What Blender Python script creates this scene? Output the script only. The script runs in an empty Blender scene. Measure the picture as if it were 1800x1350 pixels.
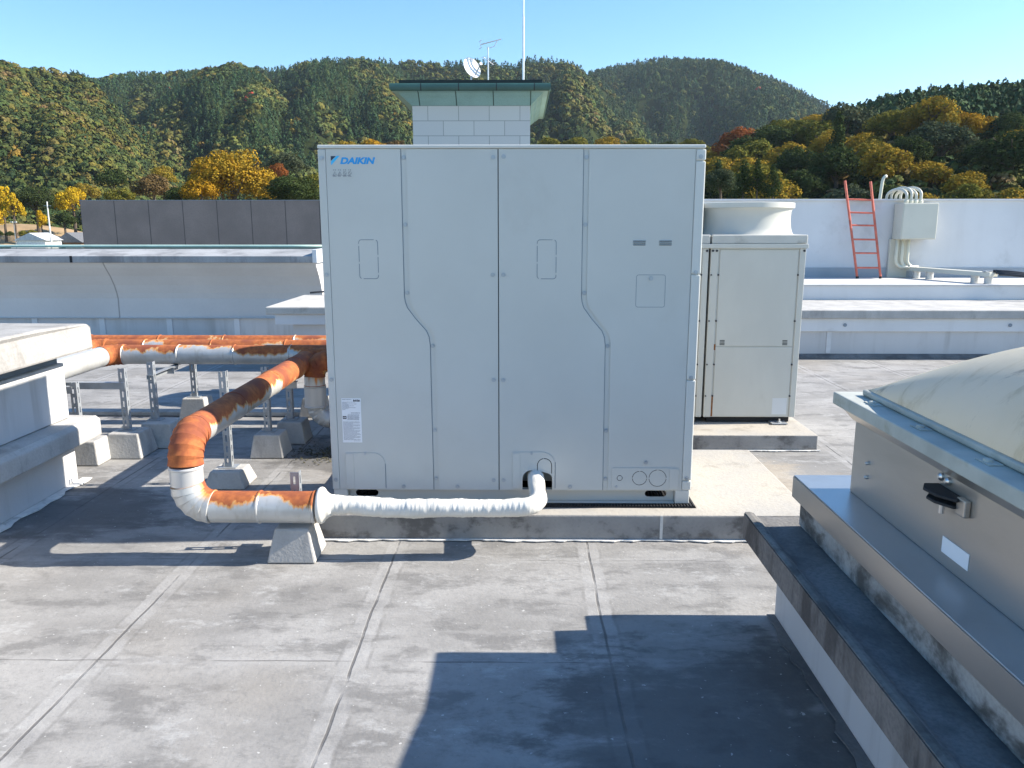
import bpy, bmesh, math, random
import numpy as np
from mathutils import Vector, Matrix

# ---------------------------------------------------------------- camera, sky, sun, exposure
S = bpy.context.scene
R = math.radians
CAM_H, PITCH, YAW, FOC = 1.45, R(11.2), R(0.6), 1400.0
cam_d = bpy.data.cameras.new("camera"); cam = bpy.data.objects.new("camera", cam_d)
S.collection.objects.link(cam)
cam.location = (0, 0, CAM_H); cam.rotation_euler = (R(90) - PITCH, 0, YAW)
cam_d.sensor_width = 36; cam_d.lens = 28; cam_d.clip_end = 12000; cam_d.clip_start = 0.05
S.camera = cam
SUN_EL, SUN_AZ = R(34.1), R(86.2)            # azimuth clockwise from +Y: the sun stands to the right, a little behind the units
w = bpy.data.worlds.new("World"); S.world = w; w.use_nodes = True
nt = w.node_tree
sky = nt.nodes.new("ShaderNodeTexSky"); sky.sky_type = 'NISHITA'; sky.sun_disc = False
sky.sun_elevation = SUN_EL; sky.sun_rotation = SUN_AZ; sky.altitude = 100
sky.air_density = 1.1; sky.dust_density = 0.35; sky.ozone_density = 3.5
hs = nt.nodes.new("ShaderNodeHueSaturation"); hs.inputs["Saturation"].default_value = 1.2; hs.inputs["Hue"].default_value = .499; nt.links.new(sky.outputs[0], hs.inputs["Color"])
bg = nt.nodes["Background"]; nt.links.new(hs.outputs[0], bg.inputs[0]); bg.inputs[1].default_value = 0.112
sl = bpy.data.lights.new("sun", 'SUN'); so = bpy.data.objects.new("sun", sl); S.collection.objects.link(so)
sl.energy = 5.0; sl.angle = R(0.5); sl.color = (1.0, 0.92, 0.80)
sdir = Vector((math.sin(SUN_AZ) * math.cos(SUN_EL), math.cos(SUN_AZ) * math.cos(SUN_EL), math.sin(SUN_EL)))
so.rotation_euler = sdir.to_track_quat('Z', 'Y').to_euler(); so.location = (20, 5, 20)
S.view_settings.view_transform = 'Standard'; S.view_settings.look = 'None'
S.view_settings.exposure = 1.15; S.view_settings.gamma = 1
S.view_settings.use_curve_mapping = False
S.cycles.max_bounces = 6; S.cycles.diffuse_bounces = 4; S.cycles.transparent_max_bounces = 8
random.seed(7); rng = np.random.default_rng(7)

# ---------------------------------------------------------------- helpers
def root_loc(o):
    v = Vector((0, 0, 0))
    while o is not None:
        v += o.location; o = o.parent
    return v
def tag(o, label=None, cat=None, group=None, kind=None):
    if label: o["label"] = label
    if cat: o["category"] = cat
    if group: o["group"] = group
    if kind: o["kind"] = kind
    return o
def thing(name, label, cat, loc=(0, 0, 0), group=None):
    o = bpy.data.objects.new(name, None); S.collection.objects.link(o); o.location = loc
    o.empty_display_size = 0.1
    return tag(o, label, cat, group)
def link_mesh(name, me, mat, parent=None, smooth=False, bevel=0, seg=2):
    o = bpy.data.objects.new(name, me); S.collection.objects.link(o)
    if mat: me.materials.append(mat)
    if parent is not None: o.parent = parent
    if smooth:
        me.polygons.foreach_set("use_smooth", [True] * len(me.polygons))
    if bevel:
        b = o.modifiers.new("b", 'BEVEL'); b.width = bevel; b.segments = seg; b.limit_method = 'ANGLE'; b.angle_limit = R(40)
        b.harden_normals = False
    return o
class MB:
    """collects shapes given in world coordinates; build() makes ONE mesh object, moved into its parent's space"""
    def __init__(s): s.v = []; s.f = []
    def add(s, vs, fs):
        n = len(s.v); s.v += [tuple(p) for p in vs]; s.f += [tuple(i + n for i in f) for f in fs]; return s
    def box(s, x0, x1, y0, y1, z0, z1):
        return s.add([(x0, y0, z0), (x1, y0, z0), (x1, y1, z0), (x0, y1, z0), (x0, y0, z1), (x1, y0, z1), (x1, y1, z1), (x0, y1, z1)],
                     [(3, 2, 1, 0), (4, 5, 6, 7), (0, 1, 5, 4), (1, 2, 6, 5), (2, 3, 7, 6), (3, 0, 4, 7)])
    def prism(s, poly, axis, a, b):
        """poly: list of 2-D points; axis x: (y,z); axis y: (x,z); axis z: (x,y)"""
        def mk(p, c): return {'x': (c, p[0], p[1]), 'y': (p[0], c, p[1]), 'z': (p[0], p[1], c)}[axis]
        n = len(poly)
        return s.add([mk(p, a) for p in poly] + [mk(p, b) for p in poly],
                     [tuple(range(n))[::-1], tuple(range(n, 2 * n))] + [(i, (i + 1) % n, n + (i + 1) % n, n + i) for i in range(n)])
    def frustum(s, cx, cy, z0, z1, a0, b0, a1, b1):
        return s.add([(cx - a0, cy - b0, z0), (cx + a0, cy - b0, z0), (cx + a0, cy + b0, z0), (cx - a0, cy + b0, z0),
                      (cx - a1, cy - b1, z1), (cx + a1, cy - b1, z1), (cx + a1, cy + b1, z1), (cx - a1, cy + b1, z1)],
                     [(3, 2, 1, 0), (4, 5, 6, 7), (0, 1, 5, 4), (1, 2, 6, 5), (2, 3, 7, 6), (3, 0, 4, 7)])
    def lathe(s, c, prof, n=32, cap=True):
        """prof: list of (radius, z) about a vertical axis through c"""
        vs = []; fs = []; m = len(prof)
        for r, z in prof:
            for i in range(n):
                a = 2 * math.pi * i / n; vs.append((c[0] + r * math.cos(a), c[1] + r * math.sin(a), c[2] + z))
        for j in range(m - 1):
            for i in range(n): fs.append((j * n + i, j * n + (i + 1) % n, (j + 1) * n + (i + 1) % n, (j + 1) * n + i))
        if cap: fs += [tuple(range(n))[::-1], tuple(range((m - 1) * n, m * n))]
        return s.add(vs, fs)
    def tube(s, path, r, n=12, cap=True):
        """r: number or list; path: list of points"""
        P = [Vector(p) for p in path]; m = len(P); vs = []; fs = []
        rr = r if isinstance(r, (list, tuple)) else [r] * m
        t = (P[1] - P[0]).normalized(); u = t.orthogonal().normalized()
        for i in range(m):
            tt = (P[min(i + 1, m - 1)] - P[max(i - 1, 0)]).normalized()
            u = (u - tt * u.dot(tt)).normalized(); v = tt.cross(u)
            for k in range(n):
                a = 2 * math.pi * k / n; vs.append(tuple(P[i] + (u * math.cos(a) + v * math.sin(a)) * rr[i]))
        for j in range(m - 1):
            for k in range(n): fs.append((j * n + k, j * n + (k + 1) % n, (j + 1) * n + (k + 1) % n, (j + 1) * n + k))
        if cap: fs += [tuple(range(n))[::-1], tuple(range((m - 1) * n, m * n))]
        return s.add(vs, fs)
    def build(s, name, mat, parent=None, smooth=False, bevel=0, seg=2):
        off = root_loc(parent) if parent is not None else Vector((0, 0, 0))
        me = bpy.data.meshes.new(name)
        me.from_pydata([tuple(Vector(p) - off) for p in s.v], [], s.f)
        bm = bmesh.new(); bm.from_mesh(me); bmesh.ops.recalc_face_normals(bm, faces=bm.faces); bm.to_mesh(me); bm.free()
        if smooth == 'auto':
            me.polygons.foreach_set("use_smooth", [True] * len(me.polygons)); me.set_sharp_from_angle(angle=R(35)); smooth = False
        return link_mesh(name, me, mat, parent, smooth, bevel, seg)
def box(name, mat, parent, *a, bevel=0, seg=2): return MB().box(*a).build(name, mat, parent, bevel=bevel, seg=seg)
def curve_mesh(cu):
    o = bpy.data.objects.new("tmp", cu); S.collection.objects.link(o)
    dg = bpy.context.evaluated_depsgraph_get(); me = bpy.data.meshes.new_from_object(o.evaluated_get(dg))
    bpy.data.objects.remove(o); bpy.data.curves.remove(cu)
    return me
def plate(name, mat, parent, loops, y0, y1, bevel=0):
    """upright plate facing the camera: loops of (x,z), the first the outline and the rest holes; y0 front, y1 back"""
    cu = bpy.data.curves.new("c", 'CURVE'); cu.dimensions = '2D'; cu.fill_mode = 'BOTH'; cu.extrude = abs(y1 - y0) / 2
    for lp in loops:
        sp = cu.splines.new('POLY'); sp.points.add(len(lp) - 1)
        for p, q in zip(sp.points, lp): p.co = (q[0], q[1], 0, 1)
        sp.use_cyclic_u = True
    me = curve_mesh(cu); off = root_loc(parent) if parent is not None else Vector((0, 0, 0))
    M = Matrix(((1, 0, 0, -off.x), (0, 0, -1, (y0 + y1) / 2 - off.y), (0, 1, 0, -off.z), (0, 0, 0, 1)))
    me.transform(M); me.name = name; me.materials.clear()
    return link_mesh(name, me, mat, parent, bevel=bevel)
def arc(cx, cz, r, a0, a1, n=6): return [(cx + r * math.cos(R(a0 + (a1 - a0) * i / n)), cz + r * math.sin(R(a0 + (a1 - a0) * i / n))) for i in range(n + 1)]
def rrect(x0, x1, z0, z1, r, n=5):
    return arc(x1 - r, z0 + r, r, -90, 0, n) + arc(x1 - r, z1 - r, r, 0, 90, n) + arc(x0 + r, z1 - r, r, 90, 180, n) + arc(x0 + r, z0 + r, r, 180, 270, n)
def lettering(name, text, mat, parent, x, y, z, size, shear=0, bold=0, width=None, depth=.0006):
    cu = bpy.data.curves.new("t", 'FONT'); cu.body = text; cu.size = size; cu.shear = shear; cu.offset = bold; cu.extrude = depth
    me = curve_mesh(cu)
    xs = [v.co.x for v in me.vertices]; k = (width / (max(xs) - min(xs))) if width else 1
    off = root_loc(parent)
    me.transform(Matrix(((k, 0, 0, x - min(xs) * k - off.x), (0, 0, -1, y - off.y), (0, 1, 0, z - off.z), (0, 0, 0, 1))))
    me.materials.clear(); me.name = name
    return link_mesh(name, me, mat, parent)
def dup(o, parent=None, delta=(0, 0, 0), first=True):
    c = o.copy(); S.collection.objects.link(c); c.parent = parent
    if first: c.location = Vector(o.location) + Vector(delta)
    for ch in o.children: dup(ch, c, first=False)
    return c

# ---------------------------------------------------------------- node materials
class NG:
    def __init__(s, name):
        s.m = bpy.data.materials.new(name); s.m.use_nodes = True; s.t = s.m.node_tree; s.b = s.t.nodes["Principled BSDF"]; s.out = s.t.nodes["Material Output"]
    def n(s, ty, **k):
        x = s.t.nodes.new(ty)
        for a, b in k.items(): setattr(x, a, b)
        return x
    def lk(s, a, b): s.t.links.new(a, b)
    def setin(s, i, v):
        if hasattr(v, "is_output"): s.lk(v, i)
        else: i.default_value = v
    def math(s, op, a, b=0.0, c=0.0, clamp=False):
        x = s.n("ShaderNodeMath", operation=op, use_clamp=clamp)
        s.setin(x.inputs[0], a); s.setin(x.inputs[1], b); s.setin(x.inputs[2], c); return x.outputs[0]
    def mix(s, f, a, b, mode='MIX'):
        x = s.n("ShaderNodeMix", data_type='RGBA', blend_type=mode)
        s.setin(x.inputs[0], f); s.setin(x.inputs[6], a if hasattr(a, "is_output") else (*a, 1)); s.setin(x.inputs[7], b if hasattr(b, "is_output") else (*b, 1)); return x.outputs[2]
    def ramp(s, v, lo, hi):
        x = s.n("ShaderNodeMapRange", interpolation_type='SMOOTHSTEP'); s.setin(x.inputs[0], v); x.inputs[1].default_value = lo; x.inputs[2].default_value = hi; return x.outputs[0]
    def pos(s): return s.n("ShaderNodeNewGeometry").outputs["Position"]
    def obj(s): return s.n("ShaderNodeTexCoord").outputs["Object"]
    def rnd(s): return s.n("ShaderNodeObjectInfo").outputs["Random"]
    def scale(s, v, k, add=None):
        x = s.n("ShaderNodeVectorMath", operation='MULTIPLY_ADD'); s.lk(v, x.inputs[0]); x.inputs[1].default_value = k
        if add is not None: s.setin(x.inputs[2], add)
        return x.outputs[0]
    def noise(s, v, sc, det=4, rough=.55, dist=0):
        x = s.n("ShaderNodeTexNoise"); s.lk(v, x.inputs["Vector"]); x.inputs["Scale"].default_value = sc; x.inputs["Detail"].default_value = det
        x.inputs["Roughness"].default_value = rough; x.inputs["Distortion"].default_value = dist; return x.outputs[0]
    def sep(s, v):
        x = s.n("ShaderNodeSeparateXYZ"); s.lk(v, x.inputs[0]); return x.outputs
    def bump(s, h, st, d=.01):
        x = s.n("ShaderNodeBump"); x.inputs["Strength"].default_value = st; x.inputs["Distance"].default_value = d; s.lk(h, x.inputs["Height"]); s.lk(x.outputs[0], s.b.inputs["Normal"])
    def done(s, col, rough=.8, metal=0, spec=None):
        s.setin(s.b.inputs["Base Color"], col if hasattr(col, "is_output") else (*col, 1)); s.setin(s.b.inputs["Roughness"], rough); s.setin(s.b.inputs["Metallic"], metal)
        if spec is not None: s.b.inputs["Specular IOR Level"].default_value = spec
        return s.m
def surf(name, col, rough=.7, metal=0, var=.1, sc=3, dirt=None, dirt_amt=.4, dirt_sc=2.0, dirt_lo=.52, stretch=(1, 1, 1), bump=0, bsc=60, fine=0, spec=None, streak=0, streak_col=(.28, .27, .25)):
    g = NG(name); p = g.pos(); ps = g.scale(p, stretch)
    n = g.noise(ps, sc, 5)
    c = g.mix(g.ramp(n, .3, .7), tuple(x * (1 - var) for x in col), tuple(min(1, x * (1 + var)) for x in col))
    if fine: c = g.mix(g.math('MULTIPLY', g.ramp(g.noise(p, bsc * 1.3, 3), .35, .75), fine), c, tuple(x * .55 for x in col))
    if dirt:
        d = g.noise(ps, dirt_sc, 8, .65, .3)
        c = g.mix(g.math('MULTIPLY', g.ramp(d, dirt_lo, dirt_lo + .16), dirt_amt), c, dirt)
    if streak:
        sv = g.noise(g.scale(p, (1, 1, .07)), 7, 5, .6); sm = g.math('MULTIPLY', g.ramp(sv, .5, .68), g.ramp(g.noise(p, 1.7, 3), .36, .62))
        c = g.mix(g.math('MULTIPLY', sm, streak), c, streak_col)
    if bump: g.bump(g.noise(p, bsc, 4), bump, .01)
    return g.done(c, rough, metal, spec)
M = {}
M['ivory'] = surf('ivory_paint', (.55, .56, .535), .30, var=.035, sc=1.6, bump=.06, bsc=2.2, dirt=(.44, .44, .41), dirt_amt=.25, dirt_sc=1.8, dirt_lo=.56)
M['ivory_post'] = surf('ivory_post_paint', (.60, .61, .58), .38, var=.03, sc=2)
M['seam'] = surf('seam_and_shade_grey', (.22, .26, .30), .8)  # grey for seams and small parts, and for two painted shadow bands
M['dark'] = surf('dark_gap', (.015, .016, .018), .9)
M['oldivory'] = surf('aged_ivory', (.58, .575, .52), .45, var=.05, sc=3, dirt=(.34, .30, .24), dirt_amt=.25, dirt_sc=3, dirt_lo=.56, stretch=(1, 1, .5))
M['oldgrey'] = surf('aged_lid', (.55, .54, .49), .55, var=.08, sc=4, dirt=(.25, .24, .2), dirt_amt=.5, dirt_sc=6)
M['galv'] = surf('galvanised', (.36, .385, .41), .5, metal=.45, var=.12, sc=14, dirt=(.35, .3, .24), dirt_amt=.35, dirt_sc=18, dirt_lo=.58)
M['stainless'] = surf('stainless_sheet', (.50, .465, .425), .34, metal=.75, var=.05, sc=4, stretch=(1, .3, 1), dirt=(.3, .28, .25), dirt_amt=.25, dirt_sc=3)
M['stainless_top'] = surf('stainless_flashing', (.42, .45, .48), .36, metal=.7, var=.06, sc=3, dirt=(.3, .3, .3), dirt_amt=.2, dirt_sc=5)
M['flange'] = surf('weathered_flange', (.40, .41, .37), .6, metal=.0, var=.12, sc=8, dirt=(.22, .20, .12), dirt_amt=.5, dirt_sc=7, dirt_lo=.55)
M['bolt'] = surf('bolt_steel', (.6, .6, .6), .3, metal=.9)
M['rubber'] = surf('black_rubber', (.018, .018, .02), .75)
M['cable'] = surf('black_cable', (.03, .033, .04), .5)
M['tape'] = surf('white_tape', (.72, .70, .64), .5, var=.05, sc=8, dirt=(.55, .5, .4), dirt_amt=.25, dirt_sc=9)
M['pvc'] = surf('pale_jacket', (.56, .56, .55), .36, metal=.25, var=.04, sc=6)
M['whitewall'] = surf('white_roof_coating', (.64, .65, .66), .7, var=.05, sc=1.2, streak=.08, dirt=(.42, .42, .41), dirt_amt=.4, dirt_sc=1.6, dirt_lo=.56, bump=.1, bsc=50)
M['whitewall2'] = surf('grey_white_wall', (.54, .54, .54), .75, streak=.4, var=.06, sc=1.5, dirt=(.36, .35, .33), dirt_amt=.35, dirt_sc=2.0, dirt_lo=.55, stretch=(1, 1, .45), bump=.12, bsc=40)
M['conc'] = surf('weathered_concrete', (.40, .39, .37), .88, var=.12, sc=3, dirt=(.085, .082, .078), dirt_amt=.9, dirt_sc=5.5, dirt_lo=.47, fine=.35, bump=.3, bsc=70)
M['concpale'] = surf('pale_concrete', (.44, .43, .41), .88, streak=.35, var=.12, sc=5, dirt=(.24, .23, .215), dirt_amt=.6, dirt_sc=4.5, dirt_lo=.5, stretch=(1, 1, .6), fine=.2, bump=.25, bsc=70)
M['conccap'] = surf('stained_cap', (.33, .335, .34), .85, var=.15, sc=2.2, dirt=(.16, .16, .165), dirt_amt=.7, dirt_sc=2.6, dirt_lo=.47, stretch=(1, 1, .3), fine=.25, bump=.2, bsc=50)
M['conctop'] = surf('cap_top', (.52, .50, .46), .85, var=.1, sc=2.5, dirt=(.22, .2, .17), dirt_amt=.55, dirt_sc=3.0, dirt_lo=.55, fine=.25)
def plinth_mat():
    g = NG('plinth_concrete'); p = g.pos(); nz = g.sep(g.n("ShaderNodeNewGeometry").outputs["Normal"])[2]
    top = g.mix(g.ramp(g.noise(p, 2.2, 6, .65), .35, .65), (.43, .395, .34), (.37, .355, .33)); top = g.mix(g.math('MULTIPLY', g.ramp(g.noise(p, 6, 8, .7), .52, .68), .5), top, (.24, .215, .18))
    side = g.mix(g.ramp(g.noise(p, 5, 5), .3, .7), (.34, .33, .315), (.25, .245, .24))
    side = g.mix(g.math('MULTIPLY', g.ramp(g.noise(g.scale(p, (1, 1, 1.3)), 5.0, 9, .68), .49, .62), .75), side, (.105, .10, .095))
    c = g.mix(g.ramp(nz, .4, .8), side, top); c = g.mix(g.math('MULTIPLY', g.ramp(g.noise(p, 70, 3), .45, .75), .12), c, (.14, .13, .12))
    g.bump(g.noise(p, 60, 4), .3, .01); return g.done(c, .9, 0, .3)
M['plinth'] = plinth_mat()
M['kerbcap'] = surf('stained_kerb_cap', (.37, .36, .345), .9, streak=.5, var=.14, sc=4, dirt=(.20, .19, .175), dirt_amt=.65, dirt_sc=3.6, dirt_lo=.48, fine=.3, bump=.3, bsc=60)
M['darkconc'] = surf('mould_black_concrete', (.20, .195, .19), .92, var=.25, sc=2.5, dirt=(.08, .08, .08), dirt_amt=.7, dirt_sc=3.2, dirt_lo=.46, stretch=(1, .6, 1), fine=.5, bump=.4, bsc=60)
M['darkedge'] = surf('mould_edge_concrete', (.21, .185, .165), .92, var=.3, sc=3, dirt=(.06, .05, .045), dirt_amt=.8, dirt_sc=5, dirt_lo=.45, stretch=(1, 1, .35), fine=.5, bump=.4, bsc=60)
M['sealant'] = surf('white_sealant', (.68, .67, .64), .75, var=.12, sc=12, dirt=(.3, .29, .27), dirt_amt=.6, dirt_sc=14)
M['orange'] = surf('orange_paint', (.60, .14, .085), .45, var=.18, sc=9, dirt=(.16, .05, .035), dirt_amt=.6, dirt_sc=5, dirt_lo=.55)
M['cream'] = surf('cream_paint', (.68, .65, .52), .45, var=.06, sc=6)
M['boxgreen'] = surf('pale_cabinet', (.60, .585, .50), .45, var=.04, sc=3, dirt=(.4, .38, .3), dirt_amt=.3, dirt_sc=4, dirt_lo=.58)
M['greybase'] = surf('grey_skirting', (.34, .37, .40), .7, var=.08, sc=2)
M['bullnose'] = surf('dark_green_metal', (.05, .105, .095), .45, var=.1, sc=2)
M['roofdark'] = surf('dark_roof_edge', (.018, .027, .026), .7)
M['copper'] = surf('verdigris_rail', (.42, .56, .50), .5, var=.1, sc=4)
M['dish'] = surf('white_dish', (.78, .78, .76), .4)
M['alu'] = surf('aluminium', (.72, .72, .72), .35, metal=.6)
M['plaster'] = surf('house_wall', (.72, .72, .70), .8)
M['houseroof'] = surf('pale_tile_roof', (.52, .54, .56), .7, var=.1, sc=2)
M['darkroof'] = surf('dark_tile_roof', (.12, .125, .135), .7, var=.15, sc=3)
M['timber'] = surf('brown_timber', (.16, .09, .05), .8)
M['bark'] = surf('bark', (.10, .075, .055), .95, var=.2, sc=4)
M['paleb'] = surf('pale_bark', (.30, .27, .24), .95, var=.2, sc=4)
M['blue'] = surf('logo_blue', (.02, .33, .74), .4, var=.02); M['navy'] = surf('logo_navy', (.02, .035, .07), .4); M['sky'] = surf('logo_light_blue', (.05, .50, .86), .4, var=.02)
M['print'] = surf('grey_print', (.16, .17, .20), .6); M['ink'] = surf('black_print', (.025, .025, .035), .6)
M['sticker'] = surf('white_sticker', (.80, .82, .84), .4, var=.02); M['fsticker'] = surf('faded_sticker', (.66, .68, .68), .4, var=.02)
M['rustspot'] = surf('rust_spots', (.25, .10, .03), .9, var=.3, sc=40)

def rust_mat(name, thr, full=False, soft=.1):
    """pale pipe jacket whose top has rusted through, with drips running down the sides"""
    g = NG(name); p = g.pos(); nz = g.sep(g.n("ShaderNodeNewGeometry").outputs["Normal"])[2]
    o = g.obj(); r = g.rnd(); off = g.math('MULTIPLY', r, 37.0)
    vx = g.n("ShaderNodeCombineXYZ"); g.setin(vx.inputs[0], off); g.setin(vx.inputs[1], off)
    ps = g.scale(p, (1, 1, .16), vx.outputs[0])
    big = g.noise(g.scale(p, (1, 1, .5), vx.outputs[0]), 3.2, 2, .5); drip = g.noise(ps, 26, 5, .6)
    h = g.math('ADD', nz, g.math('ADD', g.math('MULTIPLY', g.math('SUBTRACT', big, .5), 3.0), g.math('MULTIPLY', g.math('SUBTRACT', drip, .5), 1.1)))
    if full: h = g.math('ADD', g.math('MULTIPLY', nz, .35), g.math('MULTIPLY', g.math('SUBTRACT', big, .5), 2.6))
    core = g.ramp(h, thr, thr + .12); halo = g.ramp(h, thr - .24, thr + .02)
    fine = g.noise(p, 38, 4)
    rustc = g.mix(g.ramp(fine, .3, .7), (.30, .085, .028), (.46, .14, .04))
    rustc = g.mix(g.ramp(g.noise(p, 7, 4), .45, .65), rustc, (.24, .065, .03))
    orange = g.mix(g.ramp(fine, .35, .65), (.62, .24, .05), (.52, .33, .15))
    base = g.mix(g.ramp(g.noise(p, 9, 4), .35, .7), (.60, .60, .58), (.50, .50, .48))
    base = g.mix(g.math('MULTIPLY', g.ramp(g.noise(ps, 30, 4), .55, .7), .35), base, (.36, .33, .27))
    c = g.mix(halo, base, orange); c = g.mix(core, c, rustc)
    g.bump(g.noise(p, 60, 3), .12, .004)
    return g.done(c, g.math('ADD', g.math('MULTIPLY', halo, .45), .42), g.math('MULTIPLY', g.math('SUBTRACT', 1.0, halo), .35))
M['jack'] = rust_mat('jacket_rusting_on_top', .54)
M['jackhi'] = rust_mat('jacket_half_rusted', .28)
M['jacklo'] = rust_mat('jacket_lightly_rusted', 1.25)
M['rusty'] = rust_mat('rusted_elbow', -.45, full=True)
M['rustmid'] = rust_mat('half_rusted_elbow', -.12, full=True)
M['rustall'] = rust_mat('fully_rusted_jacket', -.75, full=True)

def floor_mat():
    g = NG('roof_floor_concrete'); p = g.pos(); x, y, z = g.sep(p)
    wob = g.math('MULTIPLY', g.math('SUBTRACT', g.noise(p, 2.0, 3), .5), .05)
    fray = g.math('MULTIPLY', g.math('SUBTRACT', g.noise(p, 16, 4, .7), .5), .045)
    def jd(c, c0, per):
        u = g.math('DIVIDE', g.math('SUBTRACT', g.math('ADD', c, g.math('MULTIPLY', wob, .6)), c0), per)
        return g.math('MULTIPLY', g.math('ABSOLUTE', g.math('SUBTRACT', u, g.math('ROUND', u))), per)
    dx = jd(x, .31, .875); dy = jd(y, 2.465, .84); d = g.math('MINIMUM', dx, dy)
    n1 = g.noise(g.scale(p, (.8, 1.4, 1)), 1.1, 8, .66, .1); n2 = g.noise(g.scale(p, (1, 2.0, 1)), 3.0, 9, .70, .15); n3 = g.noise(p, 55, 4); n4 = g.noise(g.scale(p, (1, .8, 1), (7.3, 2.1, 0)), .55, 3)
    c = g.mix(g.ramp(n1, .35, .66), (.225, .220, .212), (.335, .328, .318))
    c = g.mix(g.math('MULTIPLY', g.ramp(n2, .48, .62), .8), c, (.16, .157, .153))
    c = g.mix(g.math('MULTIPLY', g.ramp(n4, .52, .66), .45), c, (.32, .29, .25))
    c = g.mix(g.math('MULTIPLY', g.ramp(g.noise(g.scale(p, (1, 1.8, 1)), 3.6, 10, .76, .1), .54, .66), .55), c, (.42, .42, .415))
    # pale sealing band beside each joint, then the dark joint itself
    band = g.math('SUBTRACT', 1.0, g.ramp(g.math('ADD', dx, fray), .040, .052))
    bandy = g.math('SUBTRACT', 1.0, g.ramp(g.math('ADD', dy, fray), .020, .034))
    bm = g.math('MULTIPLY', g.math('MAXIMUM', band, g.math('MULTIPLY', bandy, .6)), g.ramp(g.noise(p, 7, 5, .7), .34, .6))
    c = g.mix(g.math('MULTIPLY', bm, .5), c, (.38, .375, .37))
    line = g.math('MULTIPLY', g.math('SUBTRACT', 1.0, g.ramp(g.math('ADD', dx, g.math('MULTIPLY', fray, .12)), .0028, .0065)), g.ramp(g.noise(p, 3.1, 4), .36, .52))
    liney = g.math('MULTIPLY', g.math('SUBTRACT', 1.0, g.ramp(dy, .0015, .004)), g.ramp(g.noise(p, 2.7, 4), .44, .6))
    ln = g.math('MAXIMUM', line, liney)
    edge = g.math('MULTIPLY', g.math('SUBTRACT', 1.0, g.ramp(g.math('ABSOLUTE', g.math('SUBTRACT', dx, .052)), .002, .010)), g.ramp(g.noise(p, 9, 5), .45, .62))
    c = g.mix(g.math('MULTIPLY', edge, .35), c, (.13, .125, .12))
    c = g.mix(g.math('MULTIPLY', ln, .75), c, (.075, .072, .07))
    # old water stain: dark grimy strip along the foot of the hatch kerb and in the corner by the left kerb
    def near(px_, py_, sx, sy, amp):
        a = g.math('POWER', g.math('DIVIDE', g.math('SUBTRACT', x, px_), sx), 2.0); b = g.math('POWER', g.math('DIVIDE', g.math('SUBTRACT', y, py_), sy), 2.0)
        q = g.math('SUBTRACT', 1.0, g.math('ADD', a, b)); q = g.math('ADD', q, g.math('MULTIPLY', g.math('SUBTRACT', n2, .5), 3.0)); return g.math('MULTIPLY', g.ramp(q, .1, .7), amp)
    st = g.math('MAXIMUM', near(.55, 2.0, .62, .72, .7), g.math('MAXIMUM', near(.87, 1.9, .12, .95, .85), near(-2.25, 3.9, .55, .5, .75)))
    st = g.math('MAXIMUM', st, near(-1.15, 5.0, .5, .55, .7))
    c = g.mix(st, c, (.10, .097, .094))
    warm = near(1.1, 4.3, .9, .8, .55); c = g.mix(warm, c, (.44, .375, .29))
    c = g.mix(g.math('MULTIPLY', g.ramp(g.noise(p, 28, 6, .75), .45, .7), .35), c, (.17, .168, .165))
    speck = g.math('MULTIPLY', g.ramp(g.noise(p, 90, 2), .66, .74), .5); c = g.mix(speck, c, (.14, .135, .13))
    c = g.mix(g.math('MULTIPLY', g.ramp(g.noise(p, 46, 2), .70, .74), .6), c, (.6, .6, .58))
    g.bump(g.math('SUBTRACT', g.math('ADD', n3, g.math('MULTIPLY', n2, .8)), g.math('MULTIPLY', ln, 1.2)), .35, .006)
    return g.done(c, .86, 0, .35)
M['floor'] = floor_mat()

def leaf_mat(name, c1, c2, c3, sc=.35):
    g = NG(name); o = g.obj(); r = g.rnd()
    n = g.noise(g.scale(g.pos(), (1, 1, 1)), sc, 3, .6); f = g.noise(g.pos(), 2.2, 2)
    c = g.mix(g.ramp(g.math('ADD', n, g.math('MULTIPLY', g.math('SUBTRACT', r, .5), .3)), .35, .65), c1, c2)
    c = g.mix(g.ramp(f, .5, .68), c, c3)
    df = g.n("ShaderNodeBsdfDiffuse"); tr = g.n("ShaderNodeBsdfTranslucent"); mx = g.n("ShaderNodeMixShader"); mx.inputs[0].default_value = .18
    g.lk(c, df.inputs[0]); g.lk(c, tr.inputs[0]); g.lk(df.outputs[0], mx.inputs[1]); g.lk(tr.outputs[0], mx.inputs[2]); g.lk(mx.outputs[0], g.out.inputs[0])
    g.t.nodes.remove(g.b); return g.m
LM = {
 'golden': leaf_mat('golden_leaves', (.42, .235, .020), (.24, .17, .024), (.50, .29, .03)),
 'ochre': leaf_mat('ochre_leaves', (.31, .215, .030), (.20, .165, .03), (.39, .235, .03)),
 'olive': leaf_mat('olive_leaves', (.165, .155, .030), (.11, .12, .028), (.23, .19, .035)),
 'dark green': leaf_mat('dark_green_leaves', (.038, .058, .02), (.05, .07, .025), (.07, .085, .03)),
 'grey-green': leaf_mat('grey_green_leaves', (.07, .085, .05), (.055, .075, .04), (.10, .11, .065)),
 'rust-red': leaf_mat('rust_red_leaves', (.26, .085, .03), (.19, .08, .03), (.30, .12, .03)),
 'yellow': leaf_mat('yellow_leaves', (.52, .32, .015), (.42, .29, .02), (.55, .36, .03)),
 'brown': leaf_mat('brown_leaves', (.16, .10, .045), (.12, .085, .04), (.20, .13, .05)),
}
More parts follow.
